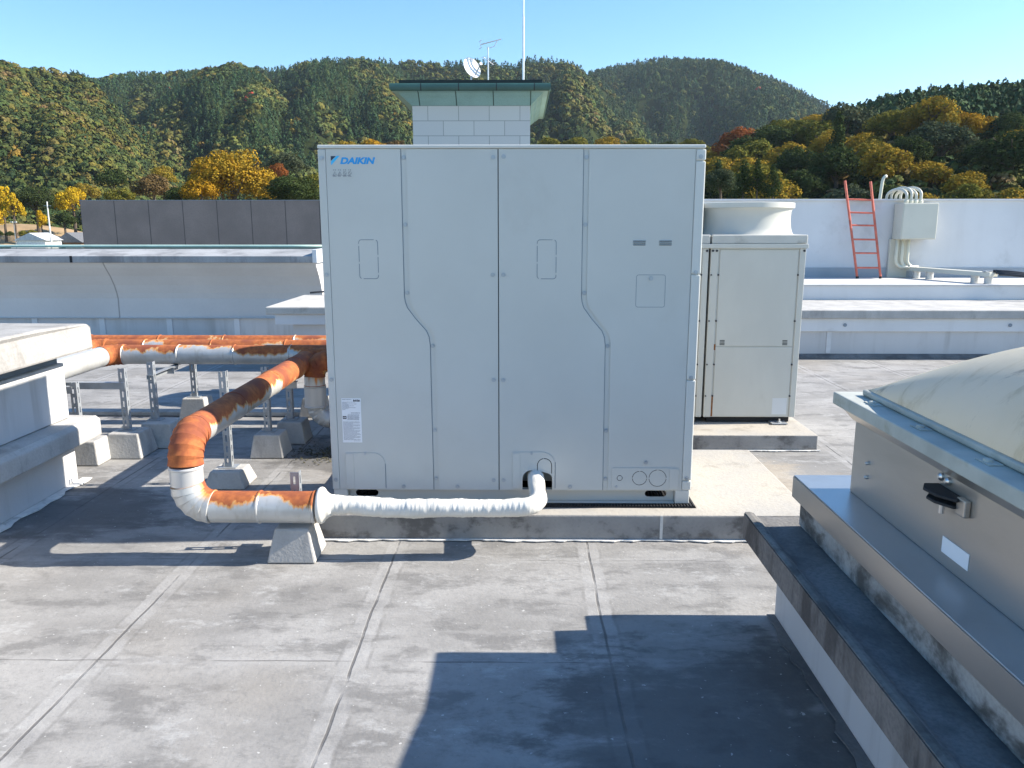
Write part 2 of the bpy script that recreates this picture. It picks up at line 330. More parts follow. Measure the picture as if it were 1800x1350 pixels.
def forest_mat():
    g = NG('forest_foliage'); a = g.n("ShaderNodeAttribute", attribute_name="tint"); p = g.pos()
    f = g.noise(p, .5, 3, .65)
    c = g.mix(g.ramp(f, .35, .7), a.outputs[0], g.mix(1.0, a.outputs[0], (1.5, 1.45, 1.3), 'MULTIPLY'))
    return g.done(c, .95, 0, .1)
M['forest'] = forest_mat()
M['hill'] = surf('hill_soil', (.024, .032, .012), 1.0, var=.3, sc=.02, spec=0)
M['ground'] = surf('valley_ground', (.13, .12, .055), .95, var=.3, sc=.03, dirt=(.22, .16, .085), dirt_amt=.6, dirt_sc=.02, dirt_lo=.48)
M['mound'] = surf('dry_grass', (.30, .20, .10), .95, var=.2, sc=.12, dirt=(.14, .13, .05), dirt_amt=.5, dirt_sc=.15)

def tile_mat():
    g = NG('pale_wall_tiles'); x, y, z = g.sep(g.pos()); v = g.n("ShaderNodeCombineXYZ")
    g.setin(v.inputs[0], g.math('ADD', g.math('ADD', x, y), 3.12 - 24 + 100 * .885 + .4425)); g.setin(v.inputs[1], g.math('SUBTRACT', z, 4.85 - 40 * .415)); b = g.n("ShaderNodeTexBrick"); b.offset = .5
    g.lk(v.outputs[0], b.inputs["Vector"]); b.inputs["Color1"].default_value = (.66, .65, .62, 1); b.inputs["Color2"].default_value = (.63, .62, .60, 1); b.inputs["Mortar"].default_value = (.30, .30, .285, 1)
    b.inputs["Scale"].default_value = 1; b.inputs["Mortar Size"].default_value = .008; b.inputs["Brick Width"].default_value = .885; b.inputs["Row Height"].default_value = .415; b.inputs["Mortar Smooth"].default_value = 0
    return g.done(b.outputs[0], .4)
M['tile'] = tile_mat()
def joint_mat(name, col, per, x0, wd, dark, rough, var=.1, fine=.25):
    g = NG(name); p = g.pos(); x, y, z = g.sep(p); u = g.math('DIVIDE', g.math('SUBTRACT', x, x0), per)
    d = g.math('MULTIPLY', g.math('ABSOLUTE', g.math('SUBTRACT', u, g.math('ROUND', u))), per); n = g.noise(p, 1.3, 6)
    c = g.mix(g.ramp(n, .3, .7), tuple(q * (1 - var) for q in col), tuple(q * (1 + var) for q in col))
    c = g.mix(g.math('MULTIPLY', g.ramp(g.noise(p, 30, 3), .4, .7), fine), c, tuple(q * .6 for q in col))
    c = g.mix(g.math('SUBTRACT', 1.0, g.ramp(d, wd * .6, wd)), c, dark)
    return g.done(c, rough)
M['granite'] = joint_mat('dark_granite_panels', (.20, .165, .15), .845, -10.858, .014, (.07, .06, .06), .55, .14)
M['teal'] = joint_mat('teal_cornice_panels', (.30, .49, .49), 1.06, -2.9, .02, (.06, .11, .1), .5, .08)
M['bull'] = joint_mat('green_bullnose_panels', (.05, .12, .105), 1.06, -2.8, .02, (.02, .03, .03), .4, .1)
def dome_mat():
    g = NG('aged_dome'); p = g.pos(); v = g.scale(p, (.55, 1.6, 1.0))
    c = g.mix(g.ramp(g.noise(p, 2.2, 4), .35, .65), (.86, .80, .67), (.80, .74, .60))
    c = g.mix(g.math('MULTIPLY', g.ramp(g.noise(v, 4.6, 7, .65, .5), .50, .68), .5), c, (.46, .39, .22))
    c = g.mix(g.math('MULTIPLY', g.ramp(g.noise(g.scale(p, (.8, 1.2, 1), (3, 1, 0)), 5.5, 7, .7, .4), .57, .70), .7), c, (.24, .23, .20))
    g.bump(g.noise(p, 20, 4), .06, .01)
    m = g.done(c, .5, 0, .3); tr = g.n("ShaderNodeBsdfTranslucent"); mx = g.n("ShaderNodeMixShader"); mx.inputs[0].default_value = .38      # glass-fibre skylight dome: lets light through
    g.lk(g.mix(1.0, c, (1.0, .93, .78), 'MULTIPLY'), tr.inputs[0]); g.lk(g.b.outputs[0], mx.inputs[1]); g.lk(tr.outputs[0], mx.inputs[2]); g.lk(mx.outputs[0], g.out.inputs[0])
    return m
M['dome'] = dome_mat()

# ---------------------------------------------------------------- the setting: roof slab, walls
tag(box('roof_floor', M['floor'], None, -22, 16, -6, 12.2, -.35, 0), kind='structure')

# main plinth and its sealant
pl = thing('concrete_plinth', 'low stained concrete plinth carrying the big pale air conditioner', 'plinth', (.2, 4, 0))
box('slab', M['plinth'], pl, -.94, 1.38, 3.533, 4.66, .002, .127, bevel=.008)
mb = MB(); pts = []
for i in range(121):
    x = -.96 + i * 2.36 / 120 + random.uniform(-.006, .006); pts.append((x, 3.532 - .016 - .010 * math.sin(i * .21) * math.sin(i * .083 + 1) - .004 * math.sin(i * 1.1) - .007 * random.random()))
mb.prism([(1.4, 3.5325), (-.96, 3.5325)] + pts, 'z', .0045, .009); mb.build('sealant_bead', M['sealant'], pl)
mb = MB().box(.655, .668, 3.5285, 3.5325, .01, .125); mb.build('joint_strip', M['sealant'], pl)

# ---------------------------------------------------------------- the big outdoor unit
UY = 3.66; U0, U1, UB = -.902, .818, 4.38; UT = 1.80
un = thing('outdoor_unit', 'tall wide pale outdoor air conditioner with blue lettering, centre of the roof', 'air conditioner', (-.04, 4.02, .127))
cab = MB().box(U0 + .006, U1 - .006, 3.80, UB, .206, UT - .012).box(U0 + .006, .0, UY + .0045, 3.7995, .206, UT - .012).box(.166, U1 - .006, UY + .0045, 3.7995, .206, UT - .012).box(.0005, .1655, UY + .0045, 3.7995, .335, UT - .012)
cab.build('cabinet', M['ivory'], un)
tp = MB().box(U0, U1, UY - .006, UB + .004, UT - .0115, UT + .004); tp.build('top_panel', M['ivory_post'], un, bevel=.004)
RB = [(0, 1.786), (0, 1.135), (.003, 1.11), (.012, 1.082), (.05, 1.030), (.098, .975), (.110, .945), (.114, .91), (.118, .206)]
def rib(x, off): return [(x + a + off, z) for a, z in RB]
r1l, r1r = rib(-.524, -.010), rib(-.524, .016); r2l, r2r = rib(.288, -.010), rib(.288, .016)
zt, zb = 1.786, .206
yF, yB = UY, UY + .004
plate('front_panel', M['ivory'], un, [[(-.866, zb)] + r1l[::-1] + [(-.866, zt)]], yF, yB, bevel=.0012)
plate('front_panel', M['ivory'], un, [r1r + [(-.1025, zb), (-.1025, zt)]], yF, yB, bevel=.0012)
notch = [(.012, zb), (.012, .262)] + arc(.055, .262, .043, 180, 90, 6) + [(.10, .300)] + arc(.124, .262, .030, 80, 0, 5) + [(.154, zb)]
P3 = [(-.098, zt), (-.098, zb)] + notch + r2l[::-1]
plate('front_panel', M['ivory'], un, [P3], yF, yB, bevel=.0012)
plate('front_panel', M['ivory'], un, [r2r + [(.774, zb), (.774, zt)]], yF, yB, bevel=.0012)
for rl, nm in ((r1l, 1), (r2l, 2)):
    mb = MB(); mb.tube([(x + .0015, UY + .0035, z) for x, z in rl], .0014, 6); mb.build('channel_shade_line', M['seam'], un)  # dark line painting the shadow gap at the channel edge
box('centre_seal', M['dark'], un, -.1022, -.0983, UY + .001, UY + .0042, zb, zt)
MB().box(U0, -.8675, UY - .002, UY + .05, .206, UT - .014).build('corner_post', M['ivory'], un, bevel=.004)
cpm = MB()
cuts = [.206, .255, .7455, 1.235, 1.735, UT - .014]
for a, b in zip(cuts[:-1], cuts[1:]): cpm.box(.7765, U1 + .002, UY - .003, UY + .05, a + .002, b - .002)
cpm.build('corner_post', M['ivory_post'], un, bevel=.005)
# screws: one mesh, copied
def screw_mesh(mat_w, mat_h):
    mb = MB(); n = 14
    for r, y0, y1 in ((.010, 0, -.0012), (.0058, -.0012, -.005)):
        mb.add([(r * math.cos(2 * math.pi * i / n), y, r * math.sin(2 * math.pi * i / n)) for y in (y0, y1) for i in range(n)],
               [tuple(range(n)), tuple(range(n, 2 * n))[::-1]] + [(i, (i + 1) % n, n + (i + 1) % n, n + i) for i in range(n)])
    o = mb.build('screw', mat_w); return o
M['screwgrey'] = surf('screw_zinc', (.42, .46, .50), .4, metal=.5)
scr = screw_mesh(M['screwgrey'], None); scr.parent = un
spots = [(-.885, 1.747), (-.885, 1.233), (-.885, .745), (-.885, .255), (-.122, 1.75), (-.076, 1.753), (-.126, 1.233), (-.078, 1.233), (-.124, .744), (-.079, .744), (-.126, .255), (-.079, .255),
         (-.52, 1.75), (-.52, 1.457), (-.52, 1.15), (-.407, .905), (-.405, .50), (-.403, .262), (.292, 1.75), (.292, 1.457), (.292, 1.15), (.405, .905), (.407, .50), (.409, .262),
         (.797, 1.752), (.797, 1.245), (.797, .757), (.797, .268), (.595, 1.216), (.60, .345), (-.74, .384), (.055, .388), (-.56, .222), (-.30, .222), (.24, .222), (.462, .224)]
for i, (x, z) in enumerate(spots):
    o = scr if i == 0 else scr.copy()
    if i: S.collection.objects.link(o)
    dy = -.0005 if -.53 < x < -.40 or .28 < x < .42 else (-.003 if abs(x) > .77 else -.0005)
    yy = UY + (.004 if (abs(x + .52) < .01 or abs(x + .405) < .006 or abs(x - .292) < .01 or abs(x - .407) < .004) else dy)
    o.location = Vector((x, yy - .0006, z)) - un.location
# pressed knock-out outlines (cut lines with small bridges)
def dashed(name, pts, closed, gap_at, wd, mat):
    mb = MB(); L = pts + ([pts[0]] if closed else [])
    tot = 0; segs = []
    for a, b in zip(L[:-1], L[1:]):
        l = math.hypot(b[0] - a[0], b[1] - a[1]); segs.append((tot, l, a, b)); tot += l
    N = 260; run = []
    def at(s_):
        for t0, l, a, b in segs:
            if s_ <= t0 + l + 1e-9: k = (s_ - t0) / max(l, 1e-9); return (a[0] + (b[0] - a[0]) * k, a[1] + (b[1] - a[1]) * k)
        return L[-1]
    runs = []
    for i in range(N + 1):
        f = i / N
        if any(min(abs(f - q), 1 - abs(f - q)) < .008 for q in gap_at):
            if len(run) > 2: runs.append(run)
            run = []
        else: run.append(at(f * tot))
    if len(run) > 2: runs.append(run)
    for r_ in runs:
        mb.tube([(x, UY + .0002, z) for x, z in r_], wd, 5)
    return mb.build(name, mat, un)
for xa, xb in ((-.734, -.648), (.076, .162)):
    dashed('knockout_outline', rrect(xa, xb, 1.215, 1.390, .013), True, (0.06, .22, .38, .56, .72, .88), .0016, M['seam'])
dashed('access_cover_outline', rrect(.529, .661, 1.086, 1.233, .010), True, (), .0011, M['seam'])
for xa in (.509, .627):
    mb = MB()
    for k in range(3): mb.box(xa, xa + .056, UY - .0006, UY + .0015, 1.3655 + k * .0085, 1.3700 + k * .0085)
    o = mb.build('vent_slots', M['dark'], un)
    mb = MB()
    for k in range(3): mb.prism([(UY - .0008, 1.3702 + k * .0085), (UY - .0045, 1.3688 + k * .0085), (UY - .0008, 1.3712 + k * .0085)], 'x', xa, xa + .056)
    mb.build('louvre', M['ivory'], o)
# pipe cover plates
c1 = plate('pipe_cover', M['ivory'], un, [[(-.834, .208), (-.646, .208), (-.646, .335)] + arc(-.70, .335, .054, 0, 90, 8) + [(-.834, .389)]], UY - .0032, UY - .0004, bevel=.001)
MB().box(-.834, -.795, UY - .0052, UY - .0034, .212, .386).build('cover_flap', M['ivory'], c1, bevel=.001)
c2 = plate('pipe_cover', M['ivory'], un, [[(-.036, .212), (.0115, .212), (.0115, .262)] + arc(.055, .262, .0435, 180, 90, 6) + [(.10, .3005)] + arc(.124, .262, .0305, 80, 0, 5) + [(.1545, .212), (.166, .212), (.166, .335)] + arc(.106, .335, .060, 0, 90, 8) + [(-.036, .395)]], UY - .0032, UY - .0004, bevel=.001)
MB().box(-.036, .0, UY - .0052, UY - .0034, .215, .39).build('cover_flap', M['ivory'], c2, bevel=.001)
UYs = UY; UY = UYs - .0036
dashed('knockout_outline', [(.083, .306), (.083, .330)] + arc(.117, .330, .034, 180, 0, 10) + [(.151, .290)], False, (.42,), .0016, M['dark'])
UY = UYs
MB().tube([(-.6445, UYs + .0, .215), (-.6445, UYs, .335)], .0016, 5).build('cover_edge', M['seam'], c1)
MB().tube([(.1685, UYs + .0, .215), (.1685, UYs, .345)], .0018, 5).build('cover_edge', M['seam'], c2)
sp = plate('service_plate', M['ivory'], un, [rrect(.44, .757, .210, .318, .006)], UY - .003, UY - .0004, bevel=.001)
MB().box(.715, .757, UY - .005, UY - .0032, .214, .314).build('cover_flap', M['ivory'], sp, bevel=.001)
UY = UYs - .0032
for cx, r_, q in ((.477, .0125, (.12, .38, .62, .88)), (.572, .034, (.25, .5, .0)), (.658, .041, (.25, .5, .0))):
    dashed('knockout_outline', arc(cx, .268, r_, 0, 360, 40)[:-1], True, q, .0012, M['dark'])
UY = UYs
# base frame: front rail with an oblong hole, feet
rail = plate('base_frame', M['ivory'], un, [[(-.83, .142), (.745, .142), (.745, .2055), (-.83, .2055)], rrect(.607, .712, .160, .192, .0155), rrect(-.80, -.69, .160, .192, .0155)], 3.700, 3.703)
MB().box(-.83, .745, 3.665, 3.6995, .139, .1415).box(-.83, .745, 3.668, 3.6995, .2025, .2055).build('frame_lip', M['ivory'], rail)
for a, b in ((U0 + .004, -.832), (.747, U1 - .004)):
    MB().box(a, b, 3.662, 3.74, .139, .2055).build('foot', M['ivory_post'], un, bevel=.003)
    MB().box(a, b, 4.30, UB, .139, .2055).build('foot', M['ivory_post'], un, bevel=.003)
MB().box(-.83, .745, 4.34, 4.345, .142, .2055).build('rear_rail', M['ivory'], un)
# logo
lg = MB().box(-.846, -.640, UY - .0009, UY - .0002, 1.7115, 1.760).build('logo_plate', M['ivory'], un)
k = .2 / 403; gx = lambda q: -.845 + (q - 165) * .1985 / 403; gz = lambda q: 1.7575 - (q - 175) * .0405 / 87
yl = UY - .0014
plate('emblem', M['navy'], lg, [[(gx(167), gz(178)), (gx(167), gz(223)), (gx(214), gz(178))]], yl, UY - .0009)
plate('emblem', M['sky'], lg, [[(gx(220), gz(176)), (gx(168), gz(226)), (gx(168), gz(263)), (gx(249), gz(176))]], yl, UY - .0009)
lettering('lettering', 'DAIKIN', M['blue'], lg, gx(250), UY - .0012, 1.7232, .0375, shear=.25, bold=.0018, width=.157)
# small warning sticker
ws = MB().box(-.842, -.748, UY - .0008, UY - .0002, 1.660, 1.701).build('warning_sticker', M['ivory'], un)
mb = MB(); ys = UY - .0011
for i in range(4):
    cx = -.829 + i * .0225
    if i < 2: mb.tube([(cx - .008, ys, 1.676), (cx, ys, 1.690), (cx + .008, ys, 1.676), (cx - .008, ys, 1.676)], .0007, 4); mb.tube([(cx, ys, 1.679), (cx, ys, 1.686)], .0008, 4)
    else: mb.tube([(cx + .0072 * math.cos(a * .4), ys, 1.683 + .0072 * math.sin(a * .4)) for a in range(17)], .0007, 4); mb.tube([(cx - .005, ys, 1.688), (cx + .005, ys, 1.678)], .0007, 4)
    for q in range(2): mb.box(cx - .009, cx - .009 + random.uniform(.010, .017), ys - .0002, ys + .0002, 1.671 - q * .0035, 1.6725 - q * .0035)
    mb.box(cx - .006, cx - .003, ys - .0002, ys + .0002, 1.6945, 1.698); mb.box(cx + .001, cx + .005, ys - .0002, ys + .0002, 1.6945, 1.698)
mb.box(-.84, -.76, ys - .0002, ys + .0002, 1.6725, 1.6735)
mb.build('symbols', M['print'], ws)
# rating plate
rp = MB().box(-.843, -.751, UY - .0009, UY - .0002, .440, .655).build('rating_plate', M['sticker'], un)
lettering('lettering', 'R410A', M['ink'], rp, -.787, UY - .0011, .6395, .0135, bold=.0007, width=.033, depth=.0003)
mb = MB(); yp = UY - .0012
def line(x0, x1, z, h=.0016): 
    x = x0
    while x < x1:
        l = random.uniform(.002, .006); mb.box(x, min(x + l, x1), yp - .0002, yp + .0002, z, z + h); x += l + random.uniform(.0008, .002)
line(-.84, -.795, .648, .0022)
for q in range(9): line(-.84, -.825 + random.uniform(0, .06), .636 - q * .0045)
mb.build('small_print', M['print'], rp); mb = MB()
line(-.80, -.757, .583, .0028); line(-.815, -.76, .577)
for q in range(5): line(-.817, -.757 - random.uniform(0, .012), .570 - q * .0048, .0022)
for q in range(19): line(-.838, -.757 - (random.uniform(0, .035) if q % 3 == 2 else random.uniform(0, .005)), .540 - q * .0048)
line(-.79, -.757, .447)
mb.build('small_print', M['print'], rp)
mk = MB().box(-.839, -.822, UY - .0013, UY - .0009, .555, .569).build('black_mark', M['ink'], rp)
mb = MB()
for a in (-1, 1): mb.prism([(-.8305 + a * .0065, .562), (-.8305 + a * .0015, .5665), (-.8305 + a * .0015, .5575)], 'y', UY - .0016, UY - .0013)
mb.build('arrows', M['sticker'], mk)
# ribbed rubber mat under it
mt = thing('rubber_mat', 'black ribbed rubber mat under the big air conditioner', 'mat', (0, 4, .127))
mb = MB().box(-.885, .842, 3.630, 4.42, .1285, .1325); mb.build('sheet', M['rubber'], mt)
mb = MB()
for i in range(118):
    x = -.880 + i * .01462; mb.box(x, x + .0075, 3.6305, 4.419, .1326, .1385)
mb.build('ribs', M['rubber'], mt)

# white taped pipe entering it
tpz = thing('taped_pipe', 'white tape wrapped pipe curving up into the opening of the big unit', 'pipe', (-.4, 3.42, .22))
path = []
for i in range(300):
    f = i / 299
    path.append((-.855 + f * .875, 3.335 + .02 * f + .004 * math.sin(f * 9), .243 - .014 * f + .003 * math.sin(f * 13)))
ex = path[-1]
for i in range(1, 61):
    f = i / 60; a = f * R(90)
    path.append((ex[0] + .062 * math.sin(a), ex[1] + .09 * (1 - math.cos(a)), ex[2] + .012 * f))
ex = path[-1]
for i in range(1, 50):
    f = i / 49; path.append((ex[0] - .006 * f, ex[1] + .27 * f, ex[2] + .030 * f))
rad = []
for i, p in enumerate(path):
    f = i / len(path); r0 = .0430 + (.010 if i < 14 else 0) * (1 - i / 14) - .004 * f
    wob = .0016 * math.sin(i * .13) * math.sin(i * .037)
    if 118 < i < 150: wob += .0022 * math.sin((i - 118) / 32 * math.pi)
    rad.append(r0 + wob)
from mathutils import noise as mnoise
path = [(p[0], p[1], p[2] - (.009 * math.sin(max(0, min(1, i / 299)) * math.pi) if i < 300 else 0)) for i, p in enumerate(path)]
tb = MB().tube(path, rad, 28)
for i in range(len(tb.v)):
    c_ = Vector(path[i // 28]); p_ = Vector(tb.v[i]); d_ = (p_ - c_)
    q_ = .0042 * mnoise.noise(p_ * 13) + .0022 * mnoise.noise(Vector((p_.x * 60, p_.y * 16, p_.z * 16))) + .0010 * mnoise.noise(Vector((p_.x * 190, p_.y * 30, p_.z * 30)))
    tb.v[i] = tuple(p_ + d_.normalized() * q_)
tb.build('wrapped_pipe', M['tape'], tpz, smooth=True)
mb = MB(); prof = [(.030, .046), (.012, .052), (-.004, .064), (-.014, .077), (-.022, .0815), (-.031, .081), (-.038, .078), (-.042, .06)]
mb.tube([(-.852 + a * .9, 3.334, .2425) for a, r_ in prof], [r_ for a, r_ in prof], 28); mb.build('end_cap', M['tape'], tpz, smooth=True)

# ---------------------------------------------------------------- rusty jacketed pipes
PR = .0695
def sect(parent, a, b, mat, r=PR, name='pipe_section'):
    a, b = Vector(a), Vector(b); n = max(2, int((b - a).length / .05)); d = (b - a).normalized()
    ps = [a + (b - a) * (i / n) for i in range(n + 1)]
    mb = MB(); pts = [tuple(p) for p in ps]; rr = [r] * len(pts)
    # rolled bead at the downstream end of each jacket length
    pts = pts + [tuple(b)] ; rr = rr + [r]
    e = .004
    pts = [tuple(p) for p in ps[:-1]] + [tuple(b - d * .014), tuple(b - d * .010), tuple(b - d * .005), tuple(b)]
    rr = [r] * (len(ps) - 1) + [r, r + e, r + e, r]
    return mb.tube(pts, rr, 36).build(name, mat, parent, smooth='auto')
def elbow(parent, c, d1, d2, rb, mat, r=PR + .0015, n=5, name='elbow'):
    """gored elbow around corner point c, arriving along d1 and leaving along d2"""
    c, d1, d2 = Vector(c), Vector(d1).normalized(), Vector(d2).normalized(); o = c - d1 * rb + d2 * rb
    pts = []; 
    for i in range(n + 1):
        a = R(90) * i / n; pts.append(o + (-d2 * math.cos(a) + d1 * math.sin(a)) * rb)
    # mitre joints: straight gores, slight raised seam
    P = [pts[0]]; rr = [r]
    for i in range(1, n + 1):
        q = pts[i]; pr = pts[i - 1]
        P += [pr + (q - pr) * .06, pr + (q - pr) * .94]; rr += [r + .0042, r]
    P.append(pts[-1]); rr.append(r + .002)
    o_ = MB().tube([tuple(p) for p in P], rr, 40).build(name, mat, parent, smooth='auto'); o_.data.set_sharp_from_angle(angle=R(13)); return o_
near = thing('jacketed_pipe', 'rusting pale jacketed pipe with two elbows, nearest run beside the big unit', 'pipe', (-1.2, 3.325, .238))
zP = .238; yP = 3.325; xV = -1.458; zD = .553
sect(near, (xV + .105, yP, zP), (-1.135, yP, zP), M['jack']); sect(near, (-1.135, yP, zP), (-.895, yP, zP), M['jack'])
elbow(near, (xV, yP, zP), (-1, 0, 0), (0, 0, 1), .105, M['rustmid'])
sect(near, (xV, yP, zP + .105), (xV, yP, zD - .125), M['pvc'])
elbow(near, (xV, yP, zD), (0, 0, 1), (0, 1, 0), .125, M['rustall'], n=6)
ys_ = [yP + .125, 3.95, 4.55, 5.05, 5.335]
for i, (a, b) in enumerate(zip(ys_[:-1], ys_[1:])): sect(near, (xV, a, zD), (xV, b, zD), M[('jackhi', 'jackhi', 'rusty', 'rustall')[i]])
elbow(near, (xV, 5.44, zD), (0, 1, 0), (1, 0, 0), .105, M['rusty'])
sect(near, (xV + .105, 5.44, zD), (-.75, 5.44, zD), M['rusty'])
def cross(label, y, xl, mats, z):
    t = thing('jacketed_pipe', label, 'pipe', (-2, y, z), 'long jacketed pipes crossing the roof')
    xs = [-.7, -1.15, -1.65, -2.05, -2.45, xl + .11] if xl > -3 else [-.7, -1.2, -1.75, -2.3, -2.8, xl + .11]
    for i, (a, b) in enumerate(zip(xs[:-1], xs[1:])): sect(t, (a, y, z), (b, y, z), M[mats[i]])
    elbow(t, (xl, y, z), (-1, 0, 0), (0, -1, 0), .11, M['rustall' if xl > -3 else 'rusty'])
    sect(t, (xl, y - .11, z), (xl, 4.9, z), M['jacklo']); sect(t, (xl, 4.9, z), (xl, 4.42, z), M['jack'])
cross('long white jacketed pipe rusting along its top, front of three, behind the slotted posts', 5.62, -2.955, ['rusty', 'jack', 'jack', 'jack', 'jack'], .548)
cross('mostly rusted long jacketed pipe, middle of the three crossing behind', 5.86, -3.20, ['jackhi', 'rusty', 'jackhi', 'jackhi', 'jackhi'], .553)
cross('rust red long jacketed pipe, rearmost of the three crossing behind', 6.10, -3.45, ['rusty', 'jack', 'jackhi', 'jackhi', 'rusty'], .553)
vp = thing('drop_pipe', 'white vertical pipe with rusty elbow on top beside the big unit', 'pipe', (-1.37, 5.2, .2))
elbow(vp, (-1.37, 5.2, .575), (0, 0, 1), (1, 0, 0), .10, M['rustall'], r=.068)
sect(vp, (-1.37, 5.2, .475), (-1.37, 5.2, .40), M['jackhi'], r=.067); sect(vp, (-1.37, 5.2, .40), (-1.37, 5.2, .262), M['pvc'], r=.072)
elbow(vp, (-1.37, 5.2, .175), (0, 0, -1), (1, 0, 0), .10, M['pvc'], r=.056)
sect(vp, (-1.27, 5.2, .175), (-.80, 5.2, .175), M['pvc'], r=.055); sect(vp, (-1.27, 5.2, .575), (-.80, 5.2, .575), M['rusty'], r=.066)

# slotted angle posts on cast blocks
def slot_strip(mb, x, y, z0, z1, wd, axis, t=.003):
    """one flange of a slotted angle: two stringers and the bridges between the slots; axis x lies across, axis y lies in depth"""
    s_ = wd * .36
    def bx(a, b, za, zb_):
        if axis == 'x': mb.box(x + a, x + b, y, y + t, za, zb_)
        else: mb.box(x, x + t, y + a, y + b, za, zb_)
    bx(0, s_, z0, z1); bx(wd - s_, wd, z0, z1)
    z = z0; pitch = .062
    while z < z1 - .001:
        bx(s_, wd - s_, z, min(z + .024, z1)); z += pitch
def support(name_label, x, y, base, top, bh, ptop, px_=0., py_=0., bracket=None, pw=.037):
    t = thing('pipe_support', name_label, 'support', (x, y, 0), 'cast blocks with slotted posts')
    MB().frustum(x, y, .002, bh, base / 2, base / 2, top / 2, top / 2).build('concrete_block', M['concpale'], t, bevel=.008)
    mb = MB(); slot_strip(mb, x + px_ - pw / 2, y + py_, bh + .006, ptop, pw, 'x'); slot_strip(mb, x + px_ + pw / 2 + .0005, y + py_ + .0, bh + .006, ptop, pw, 'y')
    mb.build('post', M['galv'], t)
    bp = MB().box(x + px_ - .045, x + px_ + .05, y + py_ - .02, y + py_ + .06, bh + .0005, bh + .005).build('foot_plate', M['galv'], t)
    MB().lathe((x + px_ - .032, y + py_ + .02, bh + .005), [(.009, 0), (.009, .008), (.005, .008), (.005, .018)], 8).build('bolt', M['bolt'], bp)
    if bracket:
        mb = MB(); x0, x1, y0, y1, z = bracket
        if abs(x1 - x0) > abs(y1 - y0): mb.box(min(x0, x1), max(x0, x1), y0, y0 + .04, z, z + .003).box(min(x0, x1), max(x0, x1), y0, y0 + .003, z - .04, z)
        else: mb.box(x0, x0 + .04, min(y0, y1), max(y0, y1), z, z + .003).box(x0, x0 + .003, min(y0, y1), max(y0, y1), z - .04, z)
        mb.build('bracket', M['galv'], t)
    return t
support('pale cast block and short post under the nearest pipe end', -1.000, 3.36, .215, .15, .150, .362, -.02, .075, None)
support('shaded cast block with tall free-standing slotted post left of the diagonal pipe', -1.66, 4.36, .235, .17, .095, .655, -.01, 0)
support('sunlit cast block whose post holds the middle of the diagonal pipe', -1.61, 4.96, .215, .165, .150, .575, -.02, 0, (-1.65, -1.42, 4.95, 4.95, .478))
support('shadowed cast block just behind the sunlit one, beneath the diagonal pipe end', -1.56, 5.30, .215, .165, .150, .50, -.02, 0)
support('small shaded cast block partly hidden behind the vertical white pipe', -1.60, 6.07, .215, .165, .150, .46, .05, 0)
support('sunlit cast block with slim post under the long front pipe', -2.50, 6.0, .22, .165, .160, .475, -.01, -.03, (-2.62, -2.44, 5.50, 5.50, .470))
support('shaded cast block with a heavy capped post under the long front pipe', -2.42, 5.20, .24, .19, .165, .565, -.05, .0, (-2.49, -2.40, 5.19, 5.69, .474))
support('half sunlit cast block with bracketed post in the corner beside the kerb', -2.52, 4.955, .245, .19, .160, .565, -.02, .0, (-2.93, -2.52, 4.95, 4.95, .470))
support('cast block tucked against the end of the left kerb', -2.70, 4.79, .215, .17, .150, .50, -.08, .03, (-2.94, -2.78, 4.81, 4.81, .470))

# low raised strip in the floor and blown debris
tag(box('floor_strip', M['concpale'], None, -4.6, -.95, 6.0, 6.12, .002, .035, bevel=.006), 'low pale raised strip running across the floor behind the posts', 'strip')
mb = MB()
for i in range(900):
    x = random.gauss(-1.18, .17); y = random.gauss(4.98, .10); s_ = random.uniform(.004, .014); a = random.uniform(0, 6.28); z = .004 + random.random() * .018 * math.exp(-((x + 1.12) / .14) ** 2 - ((y - 5) / .09) ** 2)
    c_, s2 = math.cos(a) * s_, math.sin(a) * s_
    mb.add([(x - c_, y - s2, z), (x + s2 * .5, y - c_ * .5, z + random.uniform(0, .006)), (x + c_, y + s2, z + random.uniform(0, .008)), (x - s2 * .5, y + c_ * .5, z)], [(0, 1, 2, 3)])
M['moss'] = surf('dry_moss', (.07, .065, .035), .95, var=.4, sc=30)
tag(mb.build('leaf_litter', M['moss'], None), kind='stuff')

# ---------------------------------------------------------------- left kerb (concrete roof kerb with cap)
kb = thing('roof_kerb', 'white stepped concrete kerb with thick weathered cap at left edge', 'kerb', (-3.6, 2.5, 0))
box('base_wall', M['whitewall2'], kb, -5.2, -2.56, -1, 4.40, .002, .245, bevel=.01)
MB().prism([(-5.2, .2455), (-2.46, .2455), (-2.46, .345), (-2.485, .365), (-5.2, .40)], 'y', -1, 4.52).build('ledge', M['concpale'], kb, bevel=.01)
box('wall', M['whitewall2'], kb, -5.19, -2.60, -1, 4.445, .37, .688, bevel=.006)
box('shade_reveal', M['seam'], kb, -5.18, -2.625, -1, 4.425, .6885, .7575)  # recess below the cap, its shadow put in as dark colour
mb = MB(); y0, y1, yk = -1, 4.52, 4.02; x1 = -2.46; x0 = -5.2
mb.add([(x0, y0, .758), (x1, y0, .758), (x1, y1, .758), (x0, y1, .758), (x0, y0, .955), (x1, y0, .935), (x1, yk, .930), (x1 - .02, y1 - .012, .905), (x0, y1 - .012, .915), (x0, yk, .955), (x1, y1, .885), (x0, y1, .895)],
       [(3, 2, 1, 0), (4, 5, 6, 9), (9, 6, 7, 8), (8, 7, 10, 11), (0, 1, 5, 4), (1, 2, 10, 7, 6, 5), (2, 3, 11, 10), (3, 0, 4, 9, 8, 11)])
mb.build('cap', M['kerbcap'], kb, bevel=.012)
mb = MB(); pts = []
